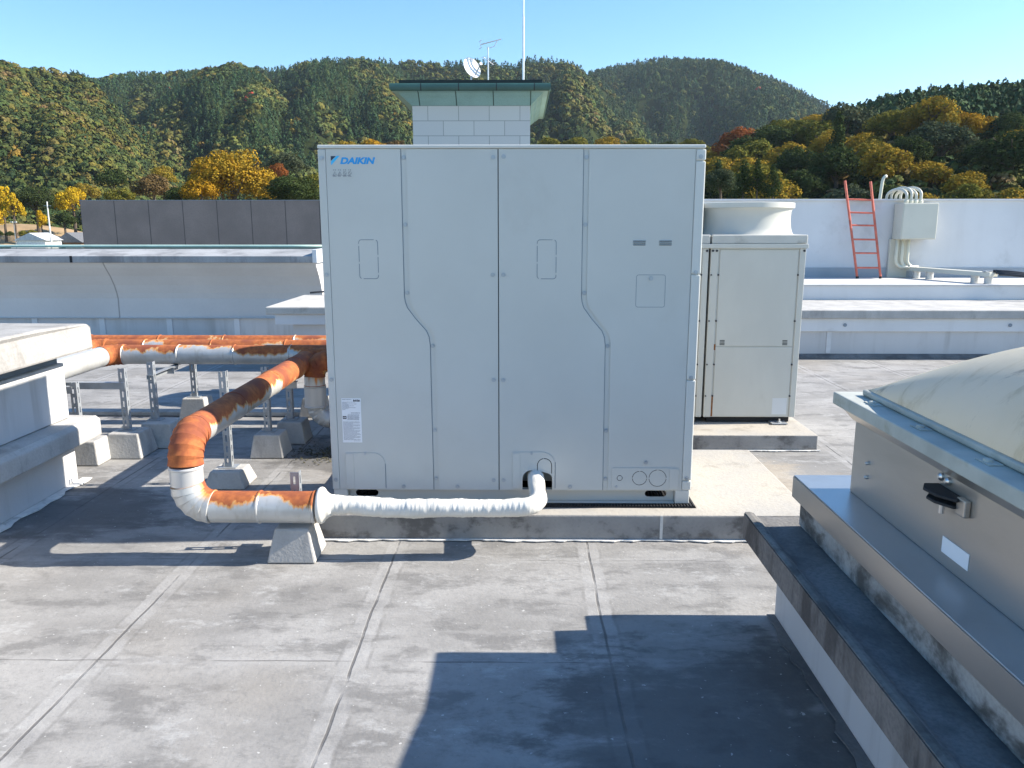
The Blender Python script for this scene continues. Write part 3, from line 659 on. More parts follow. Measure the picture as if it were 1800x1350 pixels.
for i in range(80):
    y = 4.44 - i * .06; pts.append((-2.545 + .035 + .02 * math.sin(i * 1.3) * math.sin(i * .41) + .012 * random.random(), y))
mb.prism([(-2.559, -.3)] + [(-2.559, 4.44)] + pts, 'z', .0045, .0095); mb.build('sealant_bead', M['sealant'], kb)

# ---------------------------------------------------------------- left rear parapet, rail, flat curb, dark wing
pw = thing('parapet', 'long white flared parapet with grey stained cap behind the pipes', 'parapet', (-8, 10.1, 0))
box('base_panel', M['whitewall2'], pw, -16, -2.52, 10.10, 10.4, .002, .298)
for i in range(14): box('rib', M['whitewall'], pw, -2.75 - i * .865 - .04, -2.75 - i * .865 + .03, 10.088, 10.0995, .004, .296)
prof = [(10.06, .30), (10.10, .306), (10.105, .55), (10.085, .62), (10.04, .72), (9.96, .84), (9.86, .95), (9.815, 1.012), (10.35, 1.012), (10.35, .30)]
M['parap'] = joint_mat('parapet_render', (.58, .565, .55), 3.2, -5.12, .011, (.33, .32, .31), .75, .05, fine=.06)
MB().prism(prof, 'x', -16, -2.505).build('wall', M['parap'], pw, bevel=.004)
M['capj'] = joint_mat('parapet_cap_concrete', (.34, .345, .35), 3.2, -5.53, .02, (.1, .1, .1), .85, .3)
MB().prism([(9.775, 1.014), (10.42, 1.014), (10.42, 1.162), (9.80, 1.100), (9.775, 1.094)], 'x', -16, -2.53).build('cap', M['conccap'], pw, bevel=.004)
box('cap_end', M['whitewall'], pw, -2.5295, -2.47, 9.76, 10.43, 1.012, 1.175, bevel=.006)
mb = MB()
for i in range(5): mb.box(-5.5 - i * 2.6, -5.47 - i * 2.6, 9.770, 9.7745, 1.016, 1.096)
mb.build('cap_joint', M['dark'], pw)
cr = thing('gutter_rail', 'pale verdigris green metal rail along the top of the left parapet', 'rail', (-8, 10.5, 1.1))
MB().tube([(-18 + i * .5, 10.62, 1.192) for i in range(32)], .020, 12).build('rail', M['copper'], cr, smooth=True)
box('gutter', M['bullnose'], cr, -18, -2.5, 10.55, 10.68, .9, 1.165)
sc2 = thing('flat_kerb', 'white flat capped kerb with black cable on it, left behind the big unit', 'kerb', (-1.9, 8.5, 0))
box('base_wall', M['whitewall2'], sc2, -2.33, -.9, 8.10, 9.3, .002, .468)
box('band', M['whitewall'], sc2, -2.49, -.9, 8.03, 9.35, .4685, .573, bevel=.005)
box('cap', M['conctop'], sc2, -2.575, -.9, 8.0, 9.45, .5735, .652, bevel=.012)
box('base_panel', M['whitewall2'], sc2, -2.32, -1.9, 8.088, 8.0995, .3, .46)
cb = thing('black_cable', 'thin black cable lying over the flat white kerb', 'cable', (-2, 8.9, .66))
MB().tube([(-2.45 + i * .1, 9.28 + .05 * math.sin(i * .9), .69 + .012 * i * .6) for i in range(12)], .011, 8).build('cable', M['cable'], cb, smooth=True)
dw = thing('granite_wall', 'long dark granite panel wall of the wing beyond the parapet', 'wall', (-7, 20, -6))
box('wall', M['granite'], dw, -10.858, -2.6, 20, 20.8, -6, 2.07)
box('coping', M['seam'], dw, -10.87, -2.6, 19.99, 20.81, 2.0705, 2.085)

# ---------------------------------------------------------------- right side: low wall, deck, tall wall and its fittings
lw = thing('low_roof_wall', 'low white roof wall with broad sunlit cap at right', 'wall', (6, 9, 0))
box('lower_wall', M['whitewall2'], lw, .3, 16, 8.86, 10.0, .002, .303)
box('band', M['whitewall'], lw, .3, 16, 8.83, 10.0, .3035, .448, bevel=.004)
box('cap', M['concpale'], lw, .25, 16, 8.79, 10.045, .4485, .545, bevel=.01)
mb = MB().prism([(8.859, .002), (8.79, .002), (8.80, .02), (8.859, .05)], 'x', .3, 16); mb.build('tar_fillet', M['darkconc'], lw)
mb = MB()
for x in (3.42, 5.35, 7.3): mb.lathe((x, 8.829, .375), [(.001, 0), (.022, 0)], 10, cap=False)
mb2 = MB()
for x in (3.60, 5.42, 7.3):
    n = 12; mb2.add([(x + .020 * math.cos(6.2832 * i / n), yy, .376 + .020 * math.sin(6.2832 * i / n)) for yy in (8.822, 8.8295) for i in range(n)], [tuple(range(n)), tuple(range(n, 2 * n))] + [(i, (i + 1) % n, n + (i + 1) % n, n + i) for i in range(n)])
mb2.build('drain_plug', M['seam'], lw)
box('ribs', M['whitewall'], lw, 3.42, 3.47, 8.852, 8.8595, .06, .30)
dk = thing('raised_deck', 'pale raised roof deck with upstand in front of the tall white wall', 'deck', (6, 10.8, 0))
box('upstand', M['whitewall'], dk, .3, 16, 10.05, 11.48, .002, .72, bevel=.006)
box('deck_sheet', M['whitewall2'], dk, .28, 16, 10.03, 11.48, .7205, .737, bevel=.003)
tw = thing('tall_roof_wall', 'tall white roof wall with grey skirting behind the ladder', 'wall', (6, 11.6, 0))
box('wall', M['whitewall'], tw, -2.2, 18, 11.50, 11.72, .002, 1.80, bevel=.004)
box('skirting', M['greybase'], tw, .3, 18, 11.482, 11.4995, .7375, .872)
box('coping', M['whitewall'], tw, -2.2, 18, 11.47, 11.75, 1.8005, 1.825, bevel=.003)
box('pilaster', M['boxgreen'], tw, 5.205, 5.47, 11.44, 11.4815, .7375, 1.273, bevel=.004)
ld = thing('ladder', 'orange red metal ladder leaning against the tall white wall', 'ladder', (4.85, 11.2, .737))
bl, br, tl, tr = Vector((4.681, 11.19, .74)), Vector((5.005, 11.193, .74)), Vector((4.51, 11.46, 2.072)), Vector((4.865, 11.46, 2.06))
for a, b in ((bl, tl), (br, tr)):
    MB().tube([tuple(a + (b - a) * (i / 10)) for i in range(11)], .0165, 10).build('rail', M['orange'], ld, smooth='auto')
    MB().tube([tuple(a), tuple(a + (b - a) * .02)], .021, 10).build('foot', M['rubber'], ld)
for f in (.11, .26, .40, .545, .675, .81):
    MB().tube([tuple(bl + (tl - bl) * f), tuple(br + (tr - br) * f)], .0125, 10).build('rung', M['orange'], ld, smooth='auto')
jb = thing('junction_box', 'pale green cabinet on the tall white wall with conduits above and below', 'cabinet', (5.5, 11.35, 1.27))
box('cabinet_body', M['boxgreen'], jb, 5.235, 5.72, 11.21, 11.4695, 1.273, 1.762, bevel=.006)
box('door', M['boxgreen'], jb, 5.245, 5.71, 11.2, 11.2095, 1.283, 1.752, bevel=.004)
for i, x in enumerate((5.34, 5.405, 5.47, 5.535)):
    pts = [(x, 11.36, 1.760), (x, 11.36, 1.80)] + [(x - .04 * (1 - math.cos(R(a))), 11.36 + .22 * (1 - math.cos(R(a))), 1.86 + .10 * math.sin(R(a)) + .02 * (i % 2)) for a in range(0, 181, 15)] + [(x - .08, 11.80, 1.75), (x - .08, 11.80, 1.5)]
    MB().tube(pts, .020, 12).build('conduit', M['boxgreen'], jb, smooth=True)
    MB().lathe((x, 11.36, 1.763), [(.034, 0), (.034, .03), (.026, .04)], 12).build('collar', M['cream'], jb)
for i, x in enumerate((5.265, 5.345, 5.425)):
    pts = [(x, 11.36, 1.272), (x, 11.36, 1.05)] + [(x + .10 * (1 - math.cos(R(a))), 11.36 - .0 * a, 1.0 - .11 * math.sin(R(a))) for a in range(0, 91, 10)] + [(x + .22 - i * .03, 11.34, .885)]
    MB().tube(pts, .022, 12).build('conduit', M['cream'], jb, smooth=True)
ty = thing('cable_duct', 'pale flat cable duct on round supports along the raised deck', 'duct', (5.75, 10.8, .74))
A, B = Vector((5.50, 11.42, .865)), Vector((5.93, 10.12, .855)); d = (B - A).normalized(); q = Vector((d.y, -d.x, 0)) * -.07
mb = MB(); vs = []
for p in (A, B):
    for s1, s2 in ((-1, -.028), (1, -.028), (1, .028), (-1, .028)): vs.append(tuple(p + q * s1 + Vector((0, 0, s2))))
mb.add(vs, [(3, 2, 1, 0), (4, 5, 6, 7), (0, 1, 5, 4), (1, 2, 6, 5), (2, 3, 7, 6), (3, 0, 4, 7)]); mb.build('duct', M['boxgreen'], ty, bevel=.006)
for x, y in ((5.56, 11.33), (5.63, 11.10), (5.86, 10.40), (5.92, 10.20)):
    MB().lathe((x, y, .738), [(.05, 0), (.05, .088), (.056, .088), (.056, .098)], 16).build('support', M['pvc'], ty, smooth='auto')
mb = MB()
for f in (.02, .93): mb.add([tuple(A + (B - A) * f + q * s1 * 1.15 + Vector((0, 0, z)) + d * e) for s1, z, e in ((-1, .03, 0), (1, .03, 0), (1, .03, .05), (-1, .03, .05), (-1, .045, 0), (1, .045, 0), (1, .045, .05), (-1, .045, .05))], [(3, 2, 1, 0), (4, 5, 6, 7), (0, 1, 5, 4), (1, 2, 6, 5), (2, 3, 7, 6), (3, 0, 4, 7)])
mb.build('strap', M['galv'], ty)
for i in range(3):
    cb = thing('black_cable', ['upper', 'middle', 'lower'][i] + ' black cable leaving the duct and dropping off the deck edge', 'cable', (6, 10, .8), 'black cables from the duct')
    pts = []
    for k_ in range(15):
        f = k_ / 14; pts.append((5.93 + .95 * f + .02 * i, 10.14 - .42 * f - .03 * i, .90 - .02 * i - .30 * f ** 2.2))
    MB().tube(pts, .017, 8).build('cable', M['cable'], cb, smooth=True)
vpz = thing('vent_pipe', 'cream bent vent pipe rising behind the tall white wall', 'vent pipe', (5.68, 13, -.3))
MB().tube([(5.66, 13, -.35), (5.665, 13, 1.5), (5.705, 13, 2.14), (5.715, 13, 2.185), (5.735, 13, 2.215), (5.765, 13, 2.23)], .024, 12).build('pipe', M['cream'], vpz, smooth=True)
tag(box('rear_roof', M['conc'], None, -22, 18, 12.2, 19.9, -2.4, -.35), kind='structure')

# ---------------------------------------------------------------- older condensers behind
def old_unit(x0, y0, label):
    wd, dp = .632, .74; x1, y1 = x0 + wd, y0 + dp
    t = thing('condenser_unit', label, 'air conditioner', (x0 + wd / 2, y0 + dp / 2, .108), 'older ivory condensers in two rows')
    box('cabinet', M['oldivory'], t, x0 + .004, x1 - .004, y0 + .006, y1, .150, 1.305)
    fp = box('upper_panel', M['oldivory'], t, x0 + .062, x1 - .048, y0, y0 + .0055, .647, 1.296, bevel=.002)
    for vx in (x0 + .088, x1 - .118):
        mb = MB()
        for k_ in range(4): mb.box(vx, vx + .034, y0 - .0008, y0 - .0001, .655 + .0 + k_ * .0095, .660 + k_ * .0095)
        mb.build('vent_slots', M['dark'], fp)
    lp = box('lower_panel', M['oldivory'], t, x0 + .062, x1 - .048, y0, y0 + .0055, .155, .641, bevel=.002)
    box('sticker', M['fsticker'], lp, x1 - .16, x1 - .052 - .008, y0 - .0008, y0 - .0001, .17, .285)
    for a, b in ((x0, x0 + .050), (x1 - .040, x1)):
        po = box('corner_post', M['oldivory'], t, a, b, y0 - .003, y0 + .03, .150, 1.305, bevel=.003)
    mb = MB()
    for sx in (x0 + .008, x0 + .056, x1 - .044):
        for z in (.30, .36, .52, .82, 1.13): 
            if z in (.36,): continue
            n = 8; mb.add([(sx + .006 * math.cos(6.2832 * i / n), yy, z + .006 * math.sin(6.2832 * i / n)) for yy in (y0 - .006, y0 + .005) for i in range(n)], [tuple(range(n)), tuple(range(n, 2 * n))] + [(i, (i + 1) % n, n + (i + 1) % n, n + i) for i in range(n)])
    for sx in (x0 + .012, x0 + .038, x1 - .012):
        n = 8; mb.add([(sx + .008 * math.cos(6.2832 * i / n), yy, 1.29 + .008 * math.sin(6.2832 * i / n)) for yy in (y0 - .007, y0 + .005) for i in range(n)], [tuple(range(n)), tuple(range(n, 2 * n))] + [(i, (i + 1) % n, n + (i + 1) % n, n + i) for i in range(n)])
    mb.build('screws', M['ink'], t)
    box('rust_line', M['rustspot'], t, x0 + .0505, x0 + .0615, y0 + .001, y0 + .005, .155, .30); box('rust_line', M['rustspot'], t, x0 + .0505, x0 + .0615, y0 + .001, y0 + .005, .62, .66)
    box('lid_edge', M['oldivory'], t, x0 - .006, x1 + .012, y0 - .012, y1 + .005, 1.3055, 1.335, bevel=.003)
    box('lid', M['oldgrey'], t, x0 + .003, x1 + .006, y0 - .006, y1, 1.3355, 1.395, bevel=.006)
    cx, cy = x0 + wd / 2 + .0, y0 + dp / 2
    prof = [(.330, .0), (.322, .01), (.312, .04), (.305, .10), (.308, .155), (.318, .175), (.330, .178), (.330, .212), (.322, .214), (.305, .212), (.29, .16), (.285, .05), (.285, .0)]
    fc = MB().lathe((cx, cy, 1.3955), prof, 48, cap=False).build('fan_cowl', M['oldivory'], t, smooth='auto')
    mb = MB()
    for r_ in (.06, .11, .16, .21, .26): mb.tube([(cx + r_ * math.cos(a * .2618), cy + r_ * math.sin(a * .2618), 1.575) for a in range(25)], .003, 4)
    for a in range(8): mb.tube([(cx, cy, 1.570), (cx + .288 * math.cos(a * .785), cy + .288 * math.sin(a * .785), 1.570)], .003, 4)
    mb.build('fan_guard', M['oldgrey'], fc)
    mb = MB().box(x0 + .03, x1 - .03, y0 + .03, y0 + .07, .111, .1495).box(x0 + .03, x1 - .03, y1 - .07, y1 - .03, .111, .1495); mb.build('skid', M['rubber'], t)
    ft = box('foot', M['galv'], t, x1 - .17, x1 - .06, y0 - .055, y0 + .028, .1105, .118, bevel=.002)
    MB().lathe((x1 - .11, y0 - .02, .118), [(.014, 0), (.014, .01), (.007, .01), (.007, .025)], 8).build('bolt', M['bolt'], ft)
    return t
old_unit(1.272, 5.40, 'ivory condenser with round fan cowl right of the big unit')
old_unit(.625, 5.40, 'ivory condenser whose edge just shows between the big unit and its neighbour')
for i, (x, y) in enumerate(((-.03, 5.0), (-.685, 5.0), (-.75, 6.45), (.1, 6.45))):
    old_unit(x, y, ['third ivory condenser of the front row hidden behind the big unit', 'leftmost ivory condenser of the front row hidden behind the big unit', 'left ivory condenser of the rear row hidden behind the big unit', 'right ivory condenser of the rear row hidden behind the big unit'][i])
p2 = thing('concrete_plinth', 'low mouldy concrete plinth under the ivory condensers right of the big unit', 'plinth', (.6, 5.6, 0))
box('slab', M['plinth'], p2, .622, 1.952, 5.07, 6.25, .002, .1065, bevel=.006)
mb = MB(); pts = []
for i in range(90):
    x = 1.0 + i * .97 / 89; pts.append((x, 5.069 - .016 - .008 * math.sin(i * .23) * math.sin(i * .11 + 1) - .006 * random.random()))
mb.prism([(1.97, 5.0695), (1.0, 5.0695)] + pts, 'z', .0045, .009); mb.build('sealant_bead', M['sealant'], p2)
p4 = thing('concrete_plinth', 'middle concrete plinth hidden behind the big unit', 'plinth', (-.1, 5.3, 0))
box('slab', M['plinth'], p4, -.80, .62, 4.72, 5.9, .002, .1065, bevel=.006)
p3 = thing('concrete_plinth', 'rear concrete plinth hidden behind the big unit', 'plinth', (-.1, 6.8, 0))
box('slab', M['plinth'], p3, -.85, .85, 6.36, 7.3, .002, .1065, bevel=.006)

# ---------------------------------------------------------------- right foreground: concrete kerb and metal roof hatch with dome
kr = thing('roof_kerb', 'dark mouldy concrete kerb with white base under the metal hatch at right', 'kerb', (1.8, 1.5, 0))
box('base_wall', M['whitewall2'], kr, .965, 3.2, -.6, 2.805, .002, .302, bevel=.008)
MB().prism([(.842, .3025), (3.2, .3025), (3.2, .392), (.885, .385), (.872, .402), (.842, .402)], 'y', -.6, 2.838).build('ledge', M['darkconc'], kr, bevel=.006)
mb = MB()
mb.box(.838, .8415, -.6, 2.836, .306, .398); mb.build('ledge_face', M['darkedge'], kr)
M['lip'] = surf('worn_lip', (.21, .20, .185), .9, var=.2, sc=9, dirt=(.08, .075, .07), dirt_amt=.85, dirt_sc=8, dirt_lo=.46, fine=.4)
MB().prism([(.8395, .4005), (.8395, .4035), (.856, .4050), (.866, .4030), (.864, .4015)], 'y', -.6, 2.834).build('ledge_lip', M['lip'], kr, bevel=.002)
M['riser'] = surf('mouldy_riser', (.40, .39, .37), .9, var=.12, sc=4, dirt=(.08, .072, .062), dirt_amt=.92, dirt_sc=4.5, dirt_lo=.44, stretch=(1, .8, 1.2), fine=.4, bump=.3, bsc=60)
box('riser', M['riser'], kr, 1.01, 3.2, -.6, 2.74, .3925, .512)
mb = MB(); pts = []
for i in range(60):
    y = 2.80 - i * .055; pts.append((.964 - .02 - .022 * abs(math.sin(i * 1.3) * math.sin(i * .31)) - .012 * random.random(), y))
mb.prism([(.9645, -.5), (.9645, 2.80)] + pts, 'z', .0045, .009); mb.build('tar_stain', M['darkconc'], kr)
ht = thing('roof_hatch', 'stainless roof hatch with stained cream dome in the right foreground', 'hatch', (1.8, 1.6, .5))
box('flashing', M['stainless_top'], ht, .978, 3.2, -.6, 2.735, .575, .580, bevel=.0015)
box('flashing_skirt', M['stainless'], ht, .976, .9795, -.6, 2.737, .500, .5748)
box('flashing_skirt', M['stainless'], ht, .98, 3.2, 2.7335, 2.737, .500, .5748)
box('hatch_box', M['stainless'], ht, 1.105, 3.1, -.5, 2.56, .5805, .868, bevel=.002)
MB().prism([(1.060, .868), (1.102, .822), (1.1045, .822), (1.1045, .868)], 'y', -.5, 2.58).build('drip_edge', M['stainless'], ht)
MB().box(1.045, 3.1, -.5, 2.615, .8685, .909).build('flange', M['flange'], ht, bevel=.004)
MB().box(1.115, 3.05, -.45, 2.555, .9095, .929).build('dome_frame', M['flange'], ht, bevel=.006)
# dome: rounded-rectangular pillow
def dome():
    x0, x1, y0, y1, h = 1.128, 2.6, -.2, 2.545, .325
    nx, ny = 56, 64; vs = []; fs = []
    for j in range(ny + 1):
        for i in range(nx + 1):
            u = 1 - math.cos(math.pi * i / nx); v = 1 - math.cos(math.pi * j / ny); u = u / 2; v = v / 2
            X = x0 + (x1 - x0) * u; Y = y0 + (y1 - y0) * v
            a = abs(2 * u - 1); b = abs(2 * v - 1)
            f = (1 - a ** 2.4) ** .62 * (1 - b ** 2.8) ** .5
            vs.append((X, Y, .9295 + h * f))
    for j in range(ny):
        for i in range(nx): q = j * (nx + 1) + i; fs.append((q, q + 1, q + nx + 2, q + nx + 1))
    mb = MB(); mb.add(vs, fs); return mb.build('dome', M['dome'], ht, smooth=True)
dome()
for y in (2.42, 2.12, 1.80, 1.48): 
    MB().box(1.078, 1.112, y - .03, y + .03, .9095, .9122).lathe((1.092, y, .9122), [(.012, 0), (.010, .006), (.003, .008)], 10).build('dome_clip', M['flange'], ht)
for y, z in ((2.438, .714), (2.438, .668), (2.008, .808), (1.974, .806)):
    r_ = .006 if y > 2.1 else .011; n = 10
    mb = MB(); mb.add([(xx, y + rr_ * math.cos(6.2832 * i / n), z + rr_ * math.sin(6.2832 * i / n)) for xx, rr_ in ((1.1048, r_), (1.098, r_), (1.093, r_ * .5)) for i in range(n)], [tuple(range(2 * n, 3 * n))] + [(j * n + i, j * n + (i + 1) % n, (j + 1) * n + (i + 1) % n, (j + 1) * n + i) for j in range(2) for i in range(n)])
    mb.build('bolt', M['bolt'], ht, smooth='auto')
lt = MB().prism([(1.104, 2.02), (1.104, 1.90), (1.08, 1.885), (1.05, 1.93), (1.045, 1.985), (1.065, 2.02)], 'z', .779, .787).build('latch', M['rubber'], ht, bevel=.002)
MB().prism([(1.104, 2.01), (1.104, 1.90), (1.08, 1.90), (1.055, 1.945), (1.053, 1.98), (1.075, 2.01)], 'z', .757, .765).build('latch_plate', M['rubber'], lt, bevel=.002)
MB().lathe((1.085, 1.96, .725), [(.007, 0), (.007, .03)], 10).build('bolt', M['bolt'], lt)
MB().box(1.088, 1.1045, 1.865, 1.905, .745, .79).build('catch', M['stainless'], lt, bevel=.004)
MB().box(1.1025, 1.1045, 1.848, 1.972, .616, .659).build('label_plate', M['sticker'], ht)

# ---------------------------------------------------------------- stair tower, dish, aerial, mast
tt = thing('stair_tower', 'pale tiled stair tower with green flared cornice behind the big unit', 'tower', (-1.4, 27, -6))
TX0, TX1, TY0, TY1 = -3.12, .272, 24.0, 29.0
box('wall', M['tile'], tt, TX0, TX1, TY0, TY1, -6, 4.85)
def loft(rings, mat, name, bevel=0):
    mb = MB(); vs = []; fs = []
    for o_, z in rings: vs += [(TX0 - o_, TY0 - o_, z), (TX1 + o_, TY0 - o_, z), (TX1 + o_, TY1 + o_, z), (TX0 - o_, TY1 + o_, z)]
    m = len(rings)
    for j in range(m - 1):
        for i in range(4): fs.append((j * 4 + i, j * 4 + (i + 1) % 4, (j + 1) * 4 + (i + 1) % 4, (j + 1) * 4 + i))
    fs += [(3, 2, 1, 0), tuple(range(4 * m - 4, 4 * m))]
    return mb.add(vs, fs).build(name, mat, tt, bevel=bevel)
loft([(.02, 4.851), (.10, 4.94), (.115, 4.94), (.21, 5.045), (.225, 5.045), (.36, 5.16), (.50, 5.175)], M['teal'], 'cornice')
loft([(.44, 5.1755)] + [(.50 + .07 * math.sin(R(a)), 5.175 + .115 * (1 - math.cos(R(a)))) for a in range(0, 181, 20)][:8] + [(.42, 5.395)], M['bull'], 'bullnose')
loft([(.33, 5.3955), (.33, 5.50)], M['roofdark'], 'roof_edge')
ds = thing('satellite_dish', 'white satellite dish on the stair tower roof', 'dish', (-1.5, 25.4, 5.5))
mb = MB(); vs = []; fs = []; n, m = 32, 7
ax = Vector((.52, -.74, .42)).normalized(); ax = Vector((.55, -.62, .35)).normalized(); u_ = Vector((0, 0, 1)).cross(ax).normalized(); v_ = ax.cross(u_); cD = Vector((-1.50, 25.4, 6.12))
for back in (0, .02):
    for j in range(m):
        r_ = .33 * j / (m - 1) + .001
        for i in range(n):
            a = 6.28318 * i / n; vs.append(tuple(cD + ax * (r_ * r_ * .55 - back) + u_ * r_ * math.cos(a) * .92 + v_ * r_ * math.sin(a)))
for s_ in (0, m * n):
    for j in range(m - 1):
        for i in range(n): fs.append((s_ + j * n + i, s_ + j * n + (i + 1) % n, s_ + (j + 1) * n + (i + 1) % n, s_ + (j + 1) * n + i))
for i in range(n): fs.append(((m - 1) * n + i, (m - 1) * n + (i + 1) % n, m * n + (m - 1) * n + (i + 1) % n, m * n + (m - 1) * n + i))
mb.add(vs, fs).build('reflector', M['dish'], ds, smooth='auto')
fe = cD + ax * .42 - v_ * .12
MB().tube([tuple(cD - v_ * .30 + ax * .05), tuple(fe)], .013, 8).build('arm', M['seam'], ds); MB().tube([tuple(fe - ax * .04), tuple(fe + ax * .05)], .045, 12).build('feed_horn', M['dish'], ds)
MB().tube([(-1.50, 25.46, 5.5), (-1.50, 25.46, 6.0), tuple(cD - ax * .03)], .025, 8).build('mast', M['alu'], ds)
an = thing('tv_aerial', 'small tv aerial on a thin mast atop the stair tower', 'aerial', (-.99, 25.5, 5.5))
MB().tube([(-.99, 25.5, 5.5), (-.99, 25.5, 6.76)], .022, 8).build('mast', M['alu'], an)
a0, a1 = Vector((-1.19, 25.4, 6.80)), Vector((-.60, 25.6, 6.99)); mb = MB().tube([tuple(a0), tuple(a1)], .014, 6); dd = (a1 - a0).normalized(); pp = dd.cross(Vector((0, 0, 1))).normalized()
for k_ in range(13):
    c_ = a0 + (a1 - a0) * (k_ / 12); l_ = .14 - .006 * k_; mb.tube([tuple(c_ - pp * l_), tuple(c_ + pp * l_)], .006, 5)
for zz in (-.10, .10): mb.tube([tuple(a0 - pp * .16 + Vector((-.02, 0, zz))), tuple(a0 + pp * .16 + Vector((-.02, 0, zz)))], .008, 5)
mb.tube([tuple(a0 + Vector((-.02, 0, -.13))), tuple(a0 + Vector((-.02, 0, .13)))], .010, 5); mb.tube([(-1.02, 25.5, 6.70), (-.80, 25.55, 6.78), (-.72, 25.56, 6.93)], .010, 5)
mb.build('antenna_boom', M['alu'], an)
a0, a1 = Vector((-1.12, 25.3, 6.42)), Vector((-.84, 25.7, 6.28)); mb = MB().tube([tuple(a0), tuple(a1)], .011, 6)
for k_ in range(6):
    c_ = a0 + (a1 - a0) * (k_ / 5); mb.tube([tuple(c_ - Vector((.10, -.04, .02))), tuple(c_ + Vector((.10, -.04, .02)))], .006, 5)
mb.build('lower_boom', M['alu'], an)
ms = thing('lightning_mast', 'tall thin white mast on the stair tower reaching out of frame', 'mast', (.075, 25.5, 5.5))
MB().tube([(.075, 25.5, 5.5), (.075, 25.5, 7.6)], .034, 10).build('lower_pole', M['alu'], ms, smooth='auto'); MB().tube([(.075, 25.5, 7.6), (.078, 25.5, 9.6)], .024, 10).build('upper_pole', M['alu'], ms, smooth='auto')

# ---------------------------------------------------------------- land beyond: valley ground, hills, forest
GZ = -6.0; HZ = 397.0
def az(px_): return math.atan((px_ - 915.0) / 1400.0)
def elz(py_): return (HZ - py_) / 1400.0 / 0.981 * 1.0
def polar(px_, r):
    a = az(px_); return r * math.sin(a), r * math.cos(a)
def zat(px_, py_, r):
    """height seen at this picture row for a thing at horizontal distance r"""
    phi = math.atan((675 - py_) / 1400.0) - PITCH; return CAM_H + r * math.cos(az(px_)) * math.tan(phi)
me = bpy.data.meshes.new('ground'); bm = bmesh.new()
bmesh.ops.create_circle(bm, cap_ends=True, radius=6000, segments=64); bm.to_mesh(me); bm.free()
g_ = link_mesh('ground', me, M['ground']); g_.location = (0, 0, GZ); tag(g_, kind='structure')
def vnoise(seed, n=64):
    r_ = np.random.default_rng(seed); t_ = r_.random((n, n))
    def f(x, y):
        x = np.asarray(x, float) % n; y = np.asarray(y, float) % n; xi = x.astype(int); yi = y.astype(int); fx = x - xi; fy = y - yi
        fx = fx * fx * (3 - 2 * fx); fy = fy * fy * (3 - 2 * fy); x1 = (xi + 1) % n; y1 = (yi + 1) % n
        return (t_[xi, yi] * (1 - fx) + t_[x1, yi] * fx) * (1 - fy) + (t_[xi, y1] * (1 - fx) + t_[x1, y1] * fx) * fy
    return f
class Hill:
    def __init__(s, ridge, r0, r1, seed, spur, freq, th, pw=1.0):
        s.px = np.array([p[0] for p in ridge], float); s.py = np.array([p[1] for p in ridge], float)
        s.r0, s.r1, s.spur, s.freq, s.th, s.pw = r0, r1, spur, freq, th, pw; s.n = vnoise(seed)
    def ridge_z(s, px_):
        py = np.interp(px_, s.px, s.py); phi = np.arctan((675 - py) / 1400.0) - PITCH
        return CAM_H + s.r1 * np.cos(np.arctan((px_ - 915) / 1400)) * np.tan(phi) - s.th
    def z(s, px_, t):
        zr = s.ridge_z(px_); env = 4 * t * (1 - t)
        u = px_ / s.freq
        nn = (s.n(u + .8 * t, t * 2.2 + 3) - .5) * 1.0 + (s.n(u * 2.3 + 9 - .9 * t, t * 4 + 1) - .5) * .55
        tt_ = np.where(t <= 1, t ** s.pw, 1 - (t - 1) * 1.2)
        return GZ - 1 + (zr - GZ + 1) * tt_ + s.spur * np.clip(env, 0, 1) * nn * np.clip((zr - GZ) / 60.0, .15, 2.2)
    def xyz(s, px_, t):
        r_ = s.r0 + (s.r1 - s.r0) * t; a = np.arctan((px_ - 915) / 1400); return r_ * np.sin(a), r_ * np.cos(a), s.z(px_, t)
H = {
 'left': Hill([(-500, 120), (-250, 92), (0, 96), (30, 92), (60, 104), (95, 112), (125, 113), (150, 118), (180, 127), (205, 145), (230, 178), (250, 208), (270, 238), (300, 268), (350, 305), (420, 345), (500, 380), (600, 420)], 330, 640, 3, 15, 130, 5),
 'lobe': Hill([(225, 360), (245, 275), (258, 222), (275, 196), (305, 172), (340, 146), (385, 117), (430, 107), (465, 114), (490, 132), (512, 165), (545, 205), (600, 255), (680, 310), (760, 350)], 380, 850, 41, 17, 95, 6),
 'ridge': Hill([(430, 350), (455, 262), (476, 200), (492, 158), (510, 130), (545, 108), (575, 100), (605, 97), (640, 99), (675, 108), (720, 140), (780, 185), (860, 240), (960, 300), (1040, 340)], 420, 960, 47, 19, 90, 6),
 'back': Hill([(-200, 130), (150, 128), (205, 136), (260, 130), (330, 129), (360, 124), (420, 112), (500, 114), (575, 104), (640, 100), (690, 101), (730, 104), (760, 106), (800, 108), (830, 103), (860, 103), (890, 110), (905, 112), (925, 98), (970, 101), (1010, 112), (1035, 128), (1070, 165), (1120, 210), (1200, 260), (1280, 300)], 480, 1150, 11, 26, 80, 6),
 'far': Hill([(900, 330), (960, 210), (1000, 150), (1040, 125), (1080, 113), (1110, 105), (1150, 100), (1200, 103), (1250, 110), (1290, 120), (1320, 131), (1350, 143), (1380, 156), (1410, 172), (1450, 190), (1520, 215), (1600, 235), (1800, 260)], 700, 1500, 23, 34, 110, 7),
 'right': Hill([(1150, 420), (1200, 330), (1240, 270), (1290, 245), (1340, 222), (1400, 200), (1440, 186), (1480, 181), (1520, 162), (1560, 156), (1600, 150), (1680, 144), (1740, 137), (1800, 127), (1900, 112), (2100, 95), (2400, 90)], 105, 330, 31, 9, 95, 5.5, .85),
}
hill_me = bpy.data.meshes.new('hills'); HV = []; HF = []
